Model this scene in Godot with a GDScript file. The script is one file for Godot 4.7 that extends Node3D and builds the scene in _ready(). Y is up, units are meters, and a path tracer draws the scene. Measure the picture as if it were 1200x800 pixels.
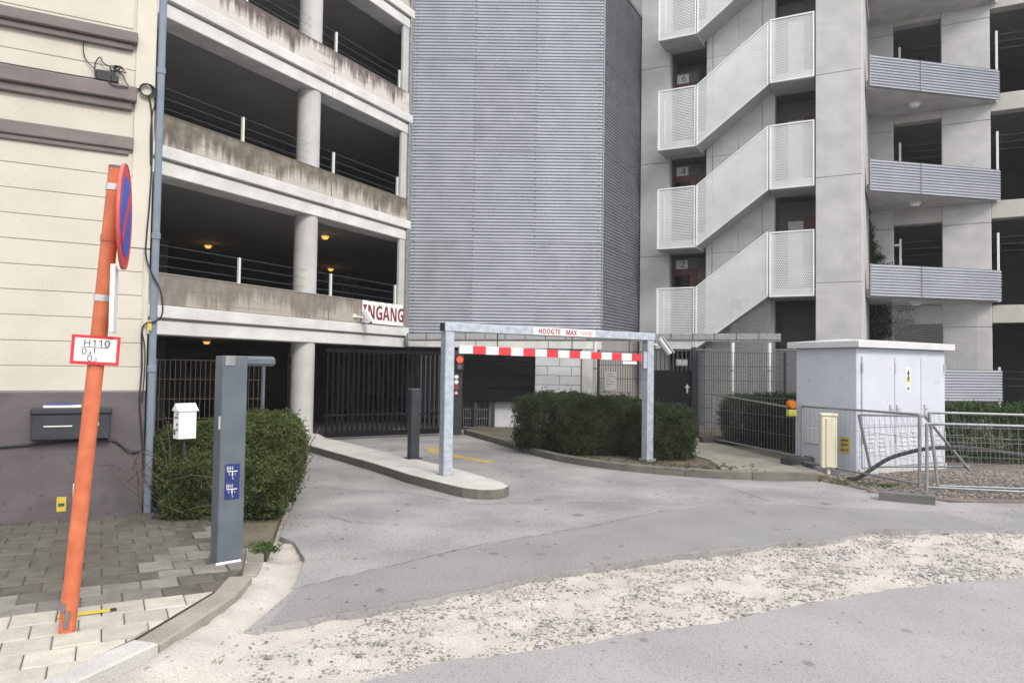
extends Node3D
# A multi-storey car park entrance with a height barrier, seen from the street on an overcast day.

var counts := {}
var rng := RandomNumberGenerator.new()
var M := {}
var noise_cache := {}
const YAW := -28.0                       # the car park's own axes: x = out of its facade, -z = along the facade
const CORNER := Vector3(-2.68, 0, -18.83)
var BX := Transform3D(Basis(Vector3.UP, deg_to_rad(YAW)), CORNER)


# ---------------------------------------------------------------- shapes
class Build:
	var st := SurfaceTool.new()
	var tint := Color.WHITE
	func _init() -> void:
		st.begin(Mesh.PRIMITIVE_TRIANGLES)
		st.set_smooth_group(-1)
	func smooth(on: bool) -> void:
		st.set_smooth_group(1 if on else -1)
	func put(p: Vector3, uv := Vector2.ZERO) -> void:
		st.set_color(tint)
		st.set_uv(uv)
		st.add_vertex(p)
	func tri(a: Vector3, b: Vector3, c: Vector3, ua := Vector2.ZERO, ub := Vector2.ZERO, uc := Vector2.ZERO) -> void:
		put(a, ua)
		put(c, uc)
		put(b, ub)
	# a flat polygon (convex), turned so that it faces «out»
	func face(p: Array, out: Vector3, uv: Array = []) -> void:
		var n := Vector3.ZERO
		for i in range(1, p.size() - 1):
			n += (p[i] - p[0]).cross(p[i + 1] - p[0])
		var flip := n.dot(out) < 0.0
		for i in range(1, p.size() - 1):
			var u0 := Vector2.ZERO
			var u1 := Vector2.ZERO
			var u2 := Vector2.ZERO
			if uv.size():
				u0 = uv[0]
				u1 = uv[i]
				u2 = uv[i + 1]
			if flip:
				tri(p[0], p[i + 1], p[i], u0, u2, u1)
			else:
				tri(p[0], p[i], p[i + 1], u0, u1, u2)
	func box(t: Transform3D, s: Vector3, c := 0.0) -> void:
		var h := s / 2.0
		c = minf(c, minf(h.x, minf(h.y, h.z)) * 0.9)
		for a in 3:
			for sg in [-1.0, 1.0]:
				var n := Vector3.ZERO
				n[a] = sg
				var b := (a + 1) % 3
				var d := (a + 2) % 3
				var q := []
				for k in [[-1, -1], [1, -1], [1, 1], [-1, 1]]:
					var v := Vector3.ZERO
					v[a] = sg * h[a]
					v[b] = k[0] * (h[b] - c)
					v[d] = k[1] * (h[d] - c)
					q.append(t * v)
				face(q, t.basis * n, [Vector2(0, 1), Vector2(1, 1), Vector2(1, 0), Vector2(0, 0)])
		if c <= 0.0:
			return
		for a in 3:                                # the twelve chamfered edges
			var b := (a + 1) % 3
			var d := (a + 2) % 3
			for sb in [-1.0, 1.0]:
				for sd in [-1.0, 1.0]:
					var q := []
					for k in [[-1, 0], [1, 0], [1, 1], [-1, 1]]:
						var v := Vector3.ZERO
						v[a] = k[0] * (h[a] - c)
						v[b] = sb * (h[b] - (c if k[1] == 0 else 0.0))
						v[d] = sd * (h[d] - (0.0 if k[1] == 0 else c))
						q.append(t * v)
					var n := Vector3.ZERO
					n[b] = sb
					n[d] = sd
					face(q, t.basis * n)
		for x in [-1.0, 1.0]:
			for y in [-1.0, 1.0]:
				for z in [-1.0, 1.0]:
					var s3 := Vector3(x, y, z)
					face([t * (s3 * Vector3(h.x, h.y - c, h.z - c)), t * (s3 * Vector3(h.x - c, h.y, h.z - c)), t * (s3 * Vector3(h.x - c, h.y - c, h.z))], t.basis * s3)
	# box between two corners in the frame t
	func span(t: Transform3D, a: Vector3, b: Vector3, c := 0.0) -> void:
		box(t * Transform3D(Basis.IDENTITY, (a + b) / 2.0), (b - a).abs(), c)
	# polygon in (x, z), raised from y0 to y1
	func prism(t: Transform3D, poly: PackedVector2Array, y0: float, y1: float, c := 0.0) -> void:
		if Geometry2D.is_polygon_clockwise(poly):
			poly = poly.duplicate()
			poly.reverse()
		var top := poly
		if c > 0.0:
			var r := Geometry2D.offset_polygon(poly, -c, Geometry2D.JOIN_MITER)
			if r.size() == 1 and r[0].size() == poly.size():
				var best := 0
				for i in r[0].size():
					if r[0][i].distance_to(poly[0]) < r[0][best].distance_to(poly[0]):
						best = i
				var o := PackedVector2Array()
				var cw := Geometry2D.is_polygon_clockwise(r[0])
				for i in poly.size():
					o.append(r[0][posmod(best + (-i if cw else i), poly.size())])
				top = o
			else:
				c = 0.0
		var ix := Geometry2D.triangulate_polygon(top)
		for i in range(0, ix.size(), 3):
			var p := []
			for k in 3:
				p.append(t * Vector3(top[ix[i + k]].x, y1, top[ix[i + k]].y))
			face(p, t.basis.y)
		ix = Geometry2D.triangulate_polygon(poly)
		for i in range(0, ix.size(), 3):
			var p := []
			for k in 3:
				p.append(t * Vector3(poly[ix[i + k]].x, y0, poly[ix[i + k]].y))
			face(p, -t.basis.y)
		for i in poly.size():
			var a := poly[i]
			var b := poly[(i + 1) % poly.size()]
			var n := t.basis * Vector3((b - a).y, 0, -(b - a).x)
			face([t * Vector3(a.x, y0, a.y), t * Vector3(b.x, y0, b.y), t * Vector3(b.x, y1 - c, b.y), t * Vector3(a.x, y1 - c, a.y)], n)
			if c > 0.0:
				var a2 := top[i]
				var b2 := top[(i + 1) % poly.size()]
				face([t * Vector3(a.x, y1 - c, a.y), t * Vector3(b.x, y1 - c, b.y), t * Vector3(b2.x, y1, b2.y), t * Vector3(a2.x, y1, a2.y)], n + t.basis.y * n.length())
	# polygon in the (x, y) plane of t, as a plate from z0 to z1
	func plate(t: Transform3D, poly: PackedVector2Array, z0: float, z1: float) -> void:
		prism(t * Transform3D(Basis(Vector3(1, 0, 0), PI / 2.0), Vector3.ZERO) * Transform3D.IDENTITY, flip_poly(poly), z0, z1)
	func flip_poly(poly: PackedVector2Array) -> PackedVector2Array:
		# turning x by 90 degrees sends (x, y, z) to (x, -z, y): so the polygon's y has to come from -z
		var o := PackedVector2Array()
		for p in poly:
			o.append(Vector2(p.x, -p.y))
		return o
	func tube(pts: Array, r: float, sides := 8, r1 := -1.0, caps := true) -> void:
		var n := pts.size()
		var dir: Vector3 = (pts[1] - pts[0]).normalized()
		var up := Vector3.UP if absf(dir.y) < 0.9 else Vector3.RIGHT
		var side := dir.cross(up).normalized()
		var rings := []
		for i in n:
			var d: Vector3 = ((pts[mini(i + 1, n - 1)] - pts[maxi(i - 1, 0)]) as Vector3).normalized()
			side = (side - d * side.dot(d)).normalized()
			var v := d.cross(side)
			var rr := r if r1 < 0.0 else lerpf(r, r1, float(i) / (n - 1))
			var ring := []
			for k in sides:
				var a := TAU * k / sides
				ring.append(pts[i] + (side * cos(a) + v * sin(a)) * rr)
			rings.append(ring)
		smooth(true)
		for i in n - 1:
			for k in sides:
				var k2 := (k + 1) % sides
				var mid: Vector3 = (rings[i][k] + rings[i][k2]) / 2.0 - pts[i]
				face([rings[i][k], rings[i][k2], rings[i + 1][k2], rings[i + 1][k]], mid)
		smooth(false)
		if caps:
			face(rings[0], pts[0] - pts[1])
			face(rings[n - 1], pts[n - 1] - pts[n - 2])
	func disc(t: Transform3D, r: float, z0: float, z1: float, sides := 28) -> void:
		var p := PackedVector2Array()
		for k in sides:
			p.append(Vector2(cos(TAU * k / sides), sin(TAU * k / sides)) * r)
		plate(t, p, z0, z1)
	func ring_plate(t: Transform3D, r0: float, r1: float, z0: float, z1: float, sides := 36) -> void:
		for k in sides:
			var a := TAU * k / sides
			var b := TAU * (k + 1) / sides
			var q := PackedVector2Array([Vector2(cos(a), sin(a)) * r0, Vector2(cos(a), sin(a)) * r1, Vector2(cos(b), sin(b)) * r1, Vector2(cos(b), sin(b)) * r0])
			plate(t, q, z0, z1)
	# a corrugated sheet in the (x, y) plane, waves running along x
	func corrugated(t: Transform3D, w: float, h: float, pitch: float, amp: float) -> void:
		smooth(true)
		var seg := 8
		var n := int(round(h / pitch)) * seg
		for i in n:
			var y0 := h * i / n
			var y1 := h * (i + 1) / n
			var z0 := amp * wave(float(i) / seg)
			var z1 := amp * wave(float(i + 1) / seg)
			face([t * Vector3(0, y0, z0), t * Vector3(w, y0, z0), t * Vector3(w, y1, z1), t * Vector3(0, y1, z1)], t.basis.z)
		smooth(false)
	func wave(k: float) -> float:
		return sin(TAU * k) + 0.12 * sin(TAU * k * 2.0)
	# a perforated sheet spanned by s and v from the corner o, rows of holes staggered
	func perforated(o: Vector3, s: Vector3, v: Vector3, nx: int, ny: int, hole: float) -> void:
		var nrm := s.cross(v).normalized()
		var sq := [[-1, -1], [0, -1], [1, -1], [1, 0], [1, 1], [0, 1], [-1, 1], [-1, 0]]
		for j in ny:
			var shift := 0.5 if j % 2 == 1 else 0.0
			for i in range(nx - (1 if j % 2 == 1 else 0)):
				var outer := []
				var inner := []
				for k in 8:
					var a := TAU * (k - 3) / 8.0 + PI / 8.0 * 0.0
					var ang := atan2(float(sq[k][1]), float(sq[k][0]))
					outer.append(o + s * ((i + shift + 0.5 + sq[k][0] * 0.5) / nx) + v * ((j + 0.5 + sq[k][1] * 0.5) / ny))
					inner.append(o + s * ((i + shift + 0.5 + cos(ang) * hole) / nx) + v * ((j + 0.5 + sin(ang) * hole) / ny))
				for k in 8:
					var k2 := (k + 1) % 8
					face([outer[k], outer[k2], inner[k2], inner[k]], nrm)
			if j % 2 == 1:
				for e in [[0.0, 0.5], [nx - 0.5, float(nx)]]:
					face([o + s * (e[0] / nx) + v * (float(j) / ny), o + s * (e[1] / nx) + v * (float(j) / ny), o + s * (e[1] / nx) + v * (float(j + 1) / ny), o + s * (e[0] / nx) + v * (float(j + 1) / ny)], nrm)
	func wires(o: Vector3, s: Vector3, v: Vector3, nx: int, ny: int, r: float, off := Vector3.ZERO) -> void:
		for i in nx + 1:
			tube([o + s * (float(i) / nx), o + s * (float(i) / nx) + v], r, 4, -1.0, false)
		for j in ny + 1:
			tube([o + v * (float(j) / ny) + off, o + s + v * (float(j) / ny) + off], r, 4, -1.0, false)
	func mesh() -> ArrayMesh:
		st.generate_normals()
		return st.commit()


func at(x: float, y: float, d: float) -> Vector3:      # d = metres in front of the viewer's line
	return Vector3(x, y, -d)


func loc(u: float, y: float, w: float) -> Vector3:     # in the car park's axes
	return Vector3(u, y, -w)


func place(p: Vector3, turn := 0.0) -> Transform3D:
	return Transform3D(Basis(Vector3.UP, deg_to_rad(turn)), p)


func numbered(parent: Node, called: String) -> String:
	var key := str(parent.get_instance_id()) + called
	var n: int = counts.get(key, 0)
	counts[key] = n + 1
	return called if n == 0 else "%s_%03d" % [called, n]


func node(parent: Node, called: String, t := Transform3D.IDENTITY) -> Node3D:
	var o := Node3D.new()
	o.name = numbered(parent, called)
	parent.add_child(o, true)
	o.transform = t
	return o


func tag(o: Node, label: String, category := "", group := "", kind := "") -> Node:
	if label != "":
		o.set_meta("label", label)
	if category != "":
		o.set_meta("category", category)
	if group != "":
		o.set_meta("group", group)
	if kind != "":
		o.set_meta("kind", kind)
	return o


func thing(called: String, label: String, category: String, t := Transform3D.IDENTITY, group := "") -> Node3D:
	var o := node(self, called, t)
	tag(o, label, category, group)
	return o


func setting(called: String, label: String, t := Transform3D.IDENTITY) -> Node3D:
	var o := node(self, called, t)
	tag(o, label, "", "", "structure")
	return o


func put(parent: Node, called: String, mesh: Mesh, mat: Material, t := Transform3D.IDENTITY) -> MeshInstance3D:
	var o := MeshInstance3D.new()
	o.name = numbered(parent, called)
	o.mesh = mesh
	o.material_override = mat
	o.transform = t
	parent.add_child(o, true)
	return o


func put_box(parent: Node, called: String, a: Vector3, b: Vector3, mat: Material, c := 0.0, t := Transform3D.IDENTITY) -> MeshInstance3D:
	var m := Build.new()
	m.span(Transform3D.IDENTITY, a, b, c)
	return put(parent, called, m.mesh(), mat, t)


func put_tube(parent: Node, called: String, pts: Array, r: float, mat: Material, sides := 10) -> MeshInstance3D:
	var m := Build.new()
	m.tube(pts, r, sides)
	return put(parent, called, m.mesh(), mat)


func curve(pts: Array, steps := 6) -> Array:              # a smooth line through the points
	var o := []
	for i in pts.size() - 1:
		var a: Vector3 = pts[maxi(i - 1, 0)]
		var d: Vector3 = pts[mini(i + 2, pts.size() - 1)]
		for k in steps:
			o.append((pts[i] as Vector3).cubic_interpolate(pts[i + 1], a, d, float(k) / steps))
	o.append(pts[-1])
	return o


func put_text(parent: Node, called: String, s: String, tall: float, mat: Material, t: Transform3D, squeeze := 1.0, bold := false) -> MeshInstance3D:
	var f := SystemFont.new()
	f.font_names = PackedStringArray(["Droid Sans"])
	if bold:
		f.font_weight = 700
	var tm := TextMesh.new()
	tm.text = s
	tm.font = f
	tm.font_size = 64
	tm.pixel_size = tall / (0.714 * 64.0)
	tm.depth = 0.004
	return put(parent, called, tm, mat, t * Transform3D(Basis.from_scale(Vector3(squeeze, 1, 1)), Vector3.ZERO))


# ---------------------------------------------------------------- materials
func lin(r: float, g: float, b: float) -> Color:
	return Color(r, g, b).linear_to_srgb()


func noise_bytes(size: int, sd: int, freq: float, octaves := 4) -> PackedByteArray:
	var key := "%d %d %f %d" % [size, sd, freq, octaves]
	if not noise_cache.has(key):
		var n := FastNoiseLite.new()
		n.seed = sd
		n.noise_type = FastNoiseLite.TYPE_SIMPLEX_SMOOTH
		n.frequency = freq
		n.fractal_octaves = octaves
		var im := n.get_seamless_image(size, size)
		im.convert(Image.FORMAT_L8)
		noise_cache[key] = im.get_data()
	return noise_cache[key]


# colours a -> b over coarse and fine noise, with specks; tile = metres that one texture covers
func surface(a: Color, b: Color, rough: float, tile: float, o := {}) -> StandardMaterial3D:
	var size: int = o.get("size", 512)
	var sd: int = o.get("seed", 1)
	var big := noise_bytes(size, sd, o.get("coarse", 4.0) / size, 4)
	var fine := noise_bytes(size, sd + 50, o.get("fine", 90.0) / size, 3)
	var mix: float = o.get("mix", 0.5)
	var contrast: float = o.get("contrast", 1.4)
	var speck: float = o.get("speck", 0.0)
	var dark: Color = o.get("speck_color", lin(0.03, 0.03, 0.03))
	var ca := a
	var cb := b
	var data := PackedByteArray()
	data.resize(size * size * 3)
	var lut := PackedByteArray()
	for i in 256:
		var t := clampf((i / 255.0 - 0.5) * contrast + 0.5, 0.0, 1.0)
		var c := ca.lerp(cb, t)
		lut.append(int(c.r * 255.0))
		lut.append(int(c.g * 255.0))
		lut.append(int(c.b * 255.0))
	var r := RandomNumberGenerator.new()
	r.seed = sd
	var m1 := int(256 * mix)
	var m2 := 256 - m1
	var k := 0
	for i in size * size:
		var v := ((big[i] * m1 + fine[i] * m2) >> 8) * 3
		data[k] = lut[v]
		data[k + 1] = lut[v + 1]
		data[k + 2] = lut[v + 2]
		k += 3
	if speck > 0.0:
		for i in int(size * size * speck):
			var p := r.randi_range(0, size * size - 1) * 3
			var f := r.randf_range(0.3, 0.9)
			data[p] = int(lerpf(data[p], dark.r * 255.0, f))
			data[p + 1] = int(lerpf(data[p + 1], dark.g * 255.0, f))
			data[p + 2] = int(lerpf(data[p + 2], dark.b * 255.0, f))
	for i in int(o.get("spots", 0)):                       # oil drips, gum and scuffs
		var cx := r.randi_range(0, size - 1)
		var cy := r.randi_range(0, size - 1)
		var rad := r.randf_range(1.5, 5.0) if r.randf() < 0.85 else r.randf_range(6.0, 16.0)
		var f := r.randf_range(0.12, 0.45) * (1.0 if rad < 5.0 else 0.45)
		var ext := int(rad) + 1
		var sx := r.randf_range(0.6, 1.0)
		for yy in range(-ext, ext + 1):
			for xx in range(-ext, ext + 1):
				var q := 1.0 - sqrt(xx * xx / (sx * sx) + yy * yy) / rad
				if q <= 0.0:
					continue
				var p := (posmod(cy + yy, size) * size + posmod(cx + xx, size)) * 3
				var g := 1.0 - f * minf(1.0, q * 2.0)
				data[p] = int(data[p] * g)
				data[p + 1] = int(data[p + 1] * g)
				data[p + 2] = int(data[p + 2] * g)
	var m := StandardMaterial3D.new()
	m.albedo_texture = ImageTexture.create_from_image(Image.create_from_data(size, size, false, Image.FORMAT_RGB8, data))
	m.roughness = rough
	m.metallic = o.get("metal", 0.0)
	m.metallic_specular = o.get("specular", 0.4)
	m.uv1_triplanar = true
	m.uv1_world_triplanar = o.get("world", true)
	m.uv1_scale = Vector3.ONE / tile
	if o.has("bump"):
		m.heightmap_enabled = true
		m.heightmap_texture = ImageTexture.create_from_image(Image.create_from_data(size, size, false, Image.FORMAT_L8, fine))
		m.heightmap_scale = o.bump
	return m


func plain(c: Color, rough := 0.6, metal := 0.0) -> StandardMaterial3D:
	var m := StandardMaterial3D.new()
	m.albedo_color = c
	m.roughness = rough
	m.metallic = metal
	m.metallic_specular = 0.4
	return m


# weathered parapet concrete: grime running down from the top edge (uv: x along, y down)
func stained(sd: int, paler: Color, grime: Color, reach: float, cover: float) -> StandardMaterial3D:
	var w := 1024
	var h := 96
	var n := FastNoiseLite.new()
	n.seed = sd
	n.frequency = 1.0
	n.fractal_octaves = 3
	var data := PackedByteArray()
	data.resize(w * h * 3)
	var green := lin(0.13, 0.14, 0.06)
	for x in w:
		var s := n.get_noise_2d(x * 0.035, 3.0) * 0.5 + n.get_noise_2d(x * 0.16, 9.0) * 0.4
		var patch := n.get_noise_2d(x * 0.008, 40.0)
		var len1 := reach + s * 0.9 + patch * 0.7
		for y in h:
			var t := float(y) / h
			var v := clampf((len1 - t) * 2.2 + 0.1, 0.0, 1.0) * cover
			v *= 0.85 + 0.35 * n.get_noise_2d(x * 0.06, y * 0.012)
			v += clampf(1.0 - t * 9.0, 0.0, 1.0) * 0.35
			v += n.get_noise_2d(x * 0.05, y * 0.11 + 70.0) * 0.1
			var c := paler.lerp(grime, clampf(v, 0.0, 1.0))
			c = c.lerp(green, clampf(n.get_noise_2d(x * 0.012 + 30.0, y * 0.03) * 1.3 - 0.4, 0.0, 0.25))
			var k := (y * w + x) * 3
			data[k] = int(c.r * 255.0)
			data[k + 1] = int(c.g * 255.0)
			data[k + 2] = int(c.b * 255.0)
	var m := StandardMaterial3D.new()
	m.albedo_texture = ImageTexture.create_from_image(Image.create_from_data(w, h, false, Image.FORMAT_RGB8, data))
	m.roughness = 0.9
	m.metallic_specular = 0.3
	return m


func make_materials() -> void:
	M.asphalt = surface(lin(0.175, 0.174, 0.174), lin(0.315, 0.312, 0.31), 0.85, 9.0, {"size": 1024, "seed": 3, "coarse": 6.0, "fine": 260.0, "mix": 0.6, "contrast": 1.7, "speck": 0.03, "spots": 240, "bump": 0.25})
	M.patch = surface(lin(0.175, 0.174, 0.174), lin(0.245, 0.244, 0.243), 0.85, 5.0, {"size": 1024, "seed": 5, "coarse": 4.0, "fine": 260.0, "mix": 0.4, "contrast": 1.4, "speck": 0.03, "spots": 140, "bump": 0.25})
	M.road = surface(lin(0.225, 0.224, 0.223), lin(0.31, 0.308, 0.305), 0.88, 4.0, {"size": 1024, "seed": 7, "coarse": 4.0, "fine": 300.0, "mix": 0.4, "contrast": 1.5, "speck": 0.05, "spots": 160, "bump": 0.25})
	M.sand = surface(lin(0.33, 0.308, 0.28), lin(0.52, 0.5, 0.468), 0.95, 3.0, {"size": 1024, "seed": 9, "coarse": 6.0, "fine": 200.0, "mix": 0.36, "contrast": 1.7, "speck": 0.07, "spots": 300, "speck_color": lin(0.12, 0.11, 0.1), "bump": 0.8})
	M.earth = surface(lin(0.07, 0.06, 0.045), lin(0.17, 0.15, 0.11), 0.95, 3.0, {"seed": 11, "fine": 120.0, "speck": 0.04, "bump": 1.2})
	M.gravel = surface(lin(0.11, 0.09, 0.08), lin(0.25, 0.215, 0.19), 0.95, 1.5, {"seed": 12, "fine": 110.0, "mix": 0.3, "contrast": 2.0, "bump": 1.6})
	M.joint_dirt = surface(lin(0.06, 0.056, 0.046), lin(0.12, 0.112, 0.095), 0.95, 1.0, {"size": 256, "seed": 66})
	M.island = surface(lin(0.36, 0.355, 0.34), lin(0.52, 0.515, 0.5), 0.9, 2.5, {"seed": 13, "speck": 0.02, "bump": 0.3})
	M.kerb = surface(lin(0.2, 0.185, 0.16), lin(0.34, 0.315, 0.275), 0.9, 1.6, {"seed": 14, "speck": 0.03, "bump": 0.4})
	M.kerb_new = surface(lin(0.34, 0.335, 0.325), lin(0.48, 0.475, 0.46), 0.9, 1.6, {"seed": 15, "speck": 0.02, "bump": 0.3})
	M.kerb_dark = surface(lin(0.09, 0.088, 0.075), lin(0.2, 0.195, 0.165), 0.9, 1.5, {"seed": 16, "speck": 0.04, "bump": 0.5})
	M.path = surface(lin(0.16, 0.155, 0.125), lin(0.3, 0.29, 0.25), 0.9, 2.0, {"seed": 17, "speck": 0.03, "bump": 0.4})
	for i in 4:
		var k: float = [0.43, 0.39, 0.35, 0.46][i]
		M["paver_pale%d" % i] = surface(lin(k * 0.8, k * 0.76, k * 0.66), lin(k * 1.12, k * 1.07, k * 0.96), 0.9, 0.8, {"size": 256, "seed": 20 + i, "fine": 60.0, "speck": 0.02, "bump": 0.3})
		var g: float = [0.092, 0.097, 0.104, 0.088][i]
		M["paver_dark%d" % i] = surface(lin(g * 0.7, g * 0.66, g * 0.56), lin(g * 1.4, g * 1.31, g * 1.1), 0.85, 0.8, {"size": 256, "seed": 24 + i, "fine": 60.0, "speck": 0.03, "bump": 0.4})
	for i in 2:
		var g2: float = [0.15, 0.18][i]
		M["paver_mid%d" % i] = surface(lin(g2 * 0.75, g2 * 0.72, g2 * 0.64), lin(g2 * 1.4, g2 * 1.34, g2 * 1.2), 0.9, 0.8, {"size": 256, "seed": 28 + i, "fine": 60.0, "speck": 0.03, "bump": 0.4})
	M.concrete = surface(lin(0.36, 0.36, 0.365), lin(0.5, 0.5, 0.505), 0.85, 3.4, {"size": 1024, "seed": 30, "coarse": 5.0, "fine": 120.0, "mix": 0.7, "contrast": 1.5, "speck": 0.002, "bump": 0.12})
	M.concrete_warm = surface(lin(0.34, 0.33, 0.31), lin(0.46, 0.45, 0.43), 0.85, 3.0, {"seed": 31, "mix": 0.7, "contrast": 1.5, "bump": 0.12})
	M.white_concrete = surface(lin(0.48, 0.48, 0.485), lin(0.66, 0.66, 0.66), 0.8, 4.0, {"size": 1024, "seed": 32, "coarse": 6.0, "mix": 0.7, "contrast": 1.6, "speck": 0.003, "bump": 0.08})
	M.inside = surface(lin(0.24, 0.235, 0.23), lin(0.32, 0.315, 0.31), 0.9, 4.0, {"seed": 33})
	M.shaded_floor = surface(lin(0.035, 0.034, 0.033), lin(0.075, 0.073, 0.07), 0.7, 4.0, {"seed": 67, "spots": 200})  # entrance shade put into the dark base colour, with oil spots
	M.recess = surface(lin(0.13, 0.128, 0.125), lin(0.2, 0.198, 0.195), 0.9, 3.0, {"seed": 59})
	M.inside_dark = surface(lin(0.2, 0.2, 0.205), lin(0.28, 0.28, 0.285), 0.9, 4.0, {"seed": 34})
	M.steel = surface(lin(0.258, 0.28, 0.32), lin(0.338, 0.362, 0.406), 0.5, 4.0, {"size": 1024, "seed": 35, "coarse": 4.0, "fine": 60.0, "mix": 0.75, "contrast": 1.3, "metal": 0.35})
	M.steel_worn = surface(lin(0.247, 0.267, 0.304), lin(0.33, 0.352, 0.394), 0.55, 4.0, {"seed": 68, "coarse": 5.0, "fine": 60.0, "mix": 0.8, "contrast": 1.6, "metal": 0.35})
	M.metal_rib = surface(lin(0.135, 0.147, 0.168), lin(0.2, 0.212, 0.238), 0.5, 2.5, {"seed": 58, "mix": 0.75, "contrast": 1.5, "metal": 0.35})  # corrugated flank of the tower, a darker tone than its front
	M.gate_black = plain(lin(0.01, 0.01, 0.012), 0.8)
	M.gate_black.metallic_specular = 0.15
	M.galvanised = surface(lin(0.28, 0.315, 0.36), lin(0.5, 0.54, 0.6), 0.45, 0.8, {"seed": 36, "coarse": 7.0, "fine": 40.0, "mix": 0.75, "contrast": 1.1, "metal": 0.35, "world": false})
	M.galvanised_dull = surface(lin(0.15, 0.155, 0.16), lin(0.33, 0.34, 0.345), 0.55, 0.8, {"seed": 37, "coarse": 8.0, "fine": 50.0, "contrast": 1.8, "metal": 0.3})
	M.white_metal = surface(lin(0.61, 0.65, 0.655), lin(0.74, 0.77, 0.77), 0.45, 2.5, {"seed": 38, "mix": 0.8, "contrast": 1.4})
	M.tray_light = surface(lin(0.3, 0.31, 0.325), lin(0.42, 0.43, 0.445), 0.55, 0.8, {"seed": 60, "coarse": 8.0, "fine": 50.0, "contrast": 1.6, "metal": 0.2})
	M.fence_steel = surface(lin(0.2, 0.21, 0.22), lin(0.34, 0.35, 0.36), 0.45, 0.5, {"size": 256, "seed": 39, "metal": 0.5, "contrast": 1.8})
	M.cabinet = surface(lin(0.42, 0.452, 0.51), lin(0.5, 0.53, 0.585), 0.45, 2.6, {"seed": 40, "mix": 0.7, "contrast": 1.5, "spots": 40})
	M.cabinet_roof = surface(lin(0.45, 0.455, 0.47), lin(0.55, 0.555, 0.57), 0.5, 2.0, {"seed": 41, "mix": 0.7})
	M.cream = surface(lin(0.435, 0.41, 0.36), lin(0.51, 0.485, 0.43), 0.85, 2.4, {"seed": 42, "mix": 0.7, "contrast": 1.5, "speck": 0.002, "bump": 0.1})
	M.cream_pier = surface(lin(0.46, 0.435, 0.38), lin(0.53, 0.505, 0.445), 0.85, 2.4, {"seed": 43, "mix": 0.7, "bump": 0.08})
	M.purple = surface(lin(0.078, 0.068, 0.076), lin(0.13, 0.115, 0.125), 0.8, 2.2, {"seed": 44, "spots": 70, "mix": 0.65, "contrast": 1.5, "speck": 0.004, "bump": 0.12})
	M.ledge = surface(lin(0.12, 0.103, 0.102), lin(0.185, 0.16, 0.158), 0.8, 1.4, {"seed": 45, "mix": 0.6, "contrast": 1.6, "speck": 0.006})
	M.orange = surface(lin(0.4, 0.098, 0.045), lin(0.56, 0.165, 0.078), 0.5, 0.7, {"size": 256, "seed": 46, "mix": 0.6, "contrast": 2.0, "speck": 0.012, "speck_color": lin(0.3, 0.28, 0.26), "world": false})
	M.post_grey = surface(lin(0.07, 0.085, 0.105), lin(0.115, 0.135, 0.16), 0.5, 1.2, {"seed": 47, "mix": 0.6, "contrast": 1.5})
	M.dark_steel = surface(lin(0.02, 0.023, 0.03), lin(0.045, 0.05, 0.06), 0.5, 1.2, {"size": 256, "seed": 48})
	M.pipe_blue = surface(lin(0.12, 0.15, 0.195), lin(0.17, 0.2, 0.25), 0.5, 1.2, {"size": 256, "seed": 49})
	M.blocks = surface(lin(0.42, 0.43, 0.46), lin(0.52, 0.53, 0.56), 0.85, 1.4, {"seed": 51, "mix": 0.6, "bump": 0.15})
	M.rubber = surface(lin(0.03, 0.03, 0.031), lin(0.075, 0.074, 0.072), 0.85, 0.8, {"size": 256, "seed": 52, "bump": 0.4})
	M.block_grey = surface(lin(0.085, 0.085, 0.08), lin(0.16, 0.158, 0.15), 0.9, 0.8, {"size": 256, "seed": 53, "bump": 0.4})
	M.bark = surface(lin(0.05, 0.042, 0.032), lin(0.12, 0.1, 0.075), 0.9, 0.5, {"size": 256, "seed": 54})
	M.meter = surface(lin(0.58, 0.55, 0.42), lin(0.66, 0.63, 0.5), 0.5, 1.0, {"size": 256, "seed": 55})
	M.red_frame = surface(lin(0.12, 0.05, 0.042), lin(0.17, 0.072, 0.06), 0.5, 1.0, {"size": 256, "seed": 56})
	M.red = plain(lin(0.6, 0.035, 0.05), 0.45)
	M.sign_red = plain(lin(0.55, 0.03, 0.045), 0.4)
	M.maroon = plain(lin(0.16, 0.012, 0.03), 0.5)
	M.print_red = plain(lin(0.3, 0.02, 0.035), 0.5)
	M.print_pale = plain(lin(0.48, 0.1, 0.09), 0.5)
	M.white = plain(lin(0.72, 0.72, 0.72), 0.45)
	M.off_white = plain(lin(0.6, 0.6, 0.585), 0.5)
	M.sign_blue = plain(lin(0.035, 0.075, 0.42), 0.4)
	M.sticker_blue = plain(lin(0.018, 0.03, 0.13), 0.4)
	M.black = plain(lin(0.018, 0.018, 0.02), 0.5)
	M.cable = plain(lin(0.022, 0.022, 0.024), 0.55)
	M.ink = plain(lin(0.06, 0.06, 0.065), 0.6)
	M.yellow = plain(lin(0.46, 0.37, 0.05), 0.5)
	M.paint_yellow = surface(lin(0.3, 0.24, 0.1), lin(0.42, 0.335, 0.14), 0.85, 0.9, {"size": 256, "seed": 57, "contrast": 2.0, "speck": 0.05, "speck_color": lin(0.2, 0.2, 0.2)})
	M.lamp_yellow = plain(lin(0.42, 0.38, 0.08), 0.5)
	M.amber = plain(lin(0.5, 0.14, 0.01), 0.25)
	M.glass_dark = plain(lin(0.012, 0.012, 0.014), 0.12)
	M.silver = plain(lin(0.5, 0.5, 0.5), 0.35, 0.6)
	M.glow = plain(lin(0.8, 0.6, 0.2), 0.5)
	M.glow.emission_enabled = true
	M.glow.emission = lin(1.0, 0.55, 0.12)
	M.glow.emission_energy_multiplier = 0.42
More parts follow.
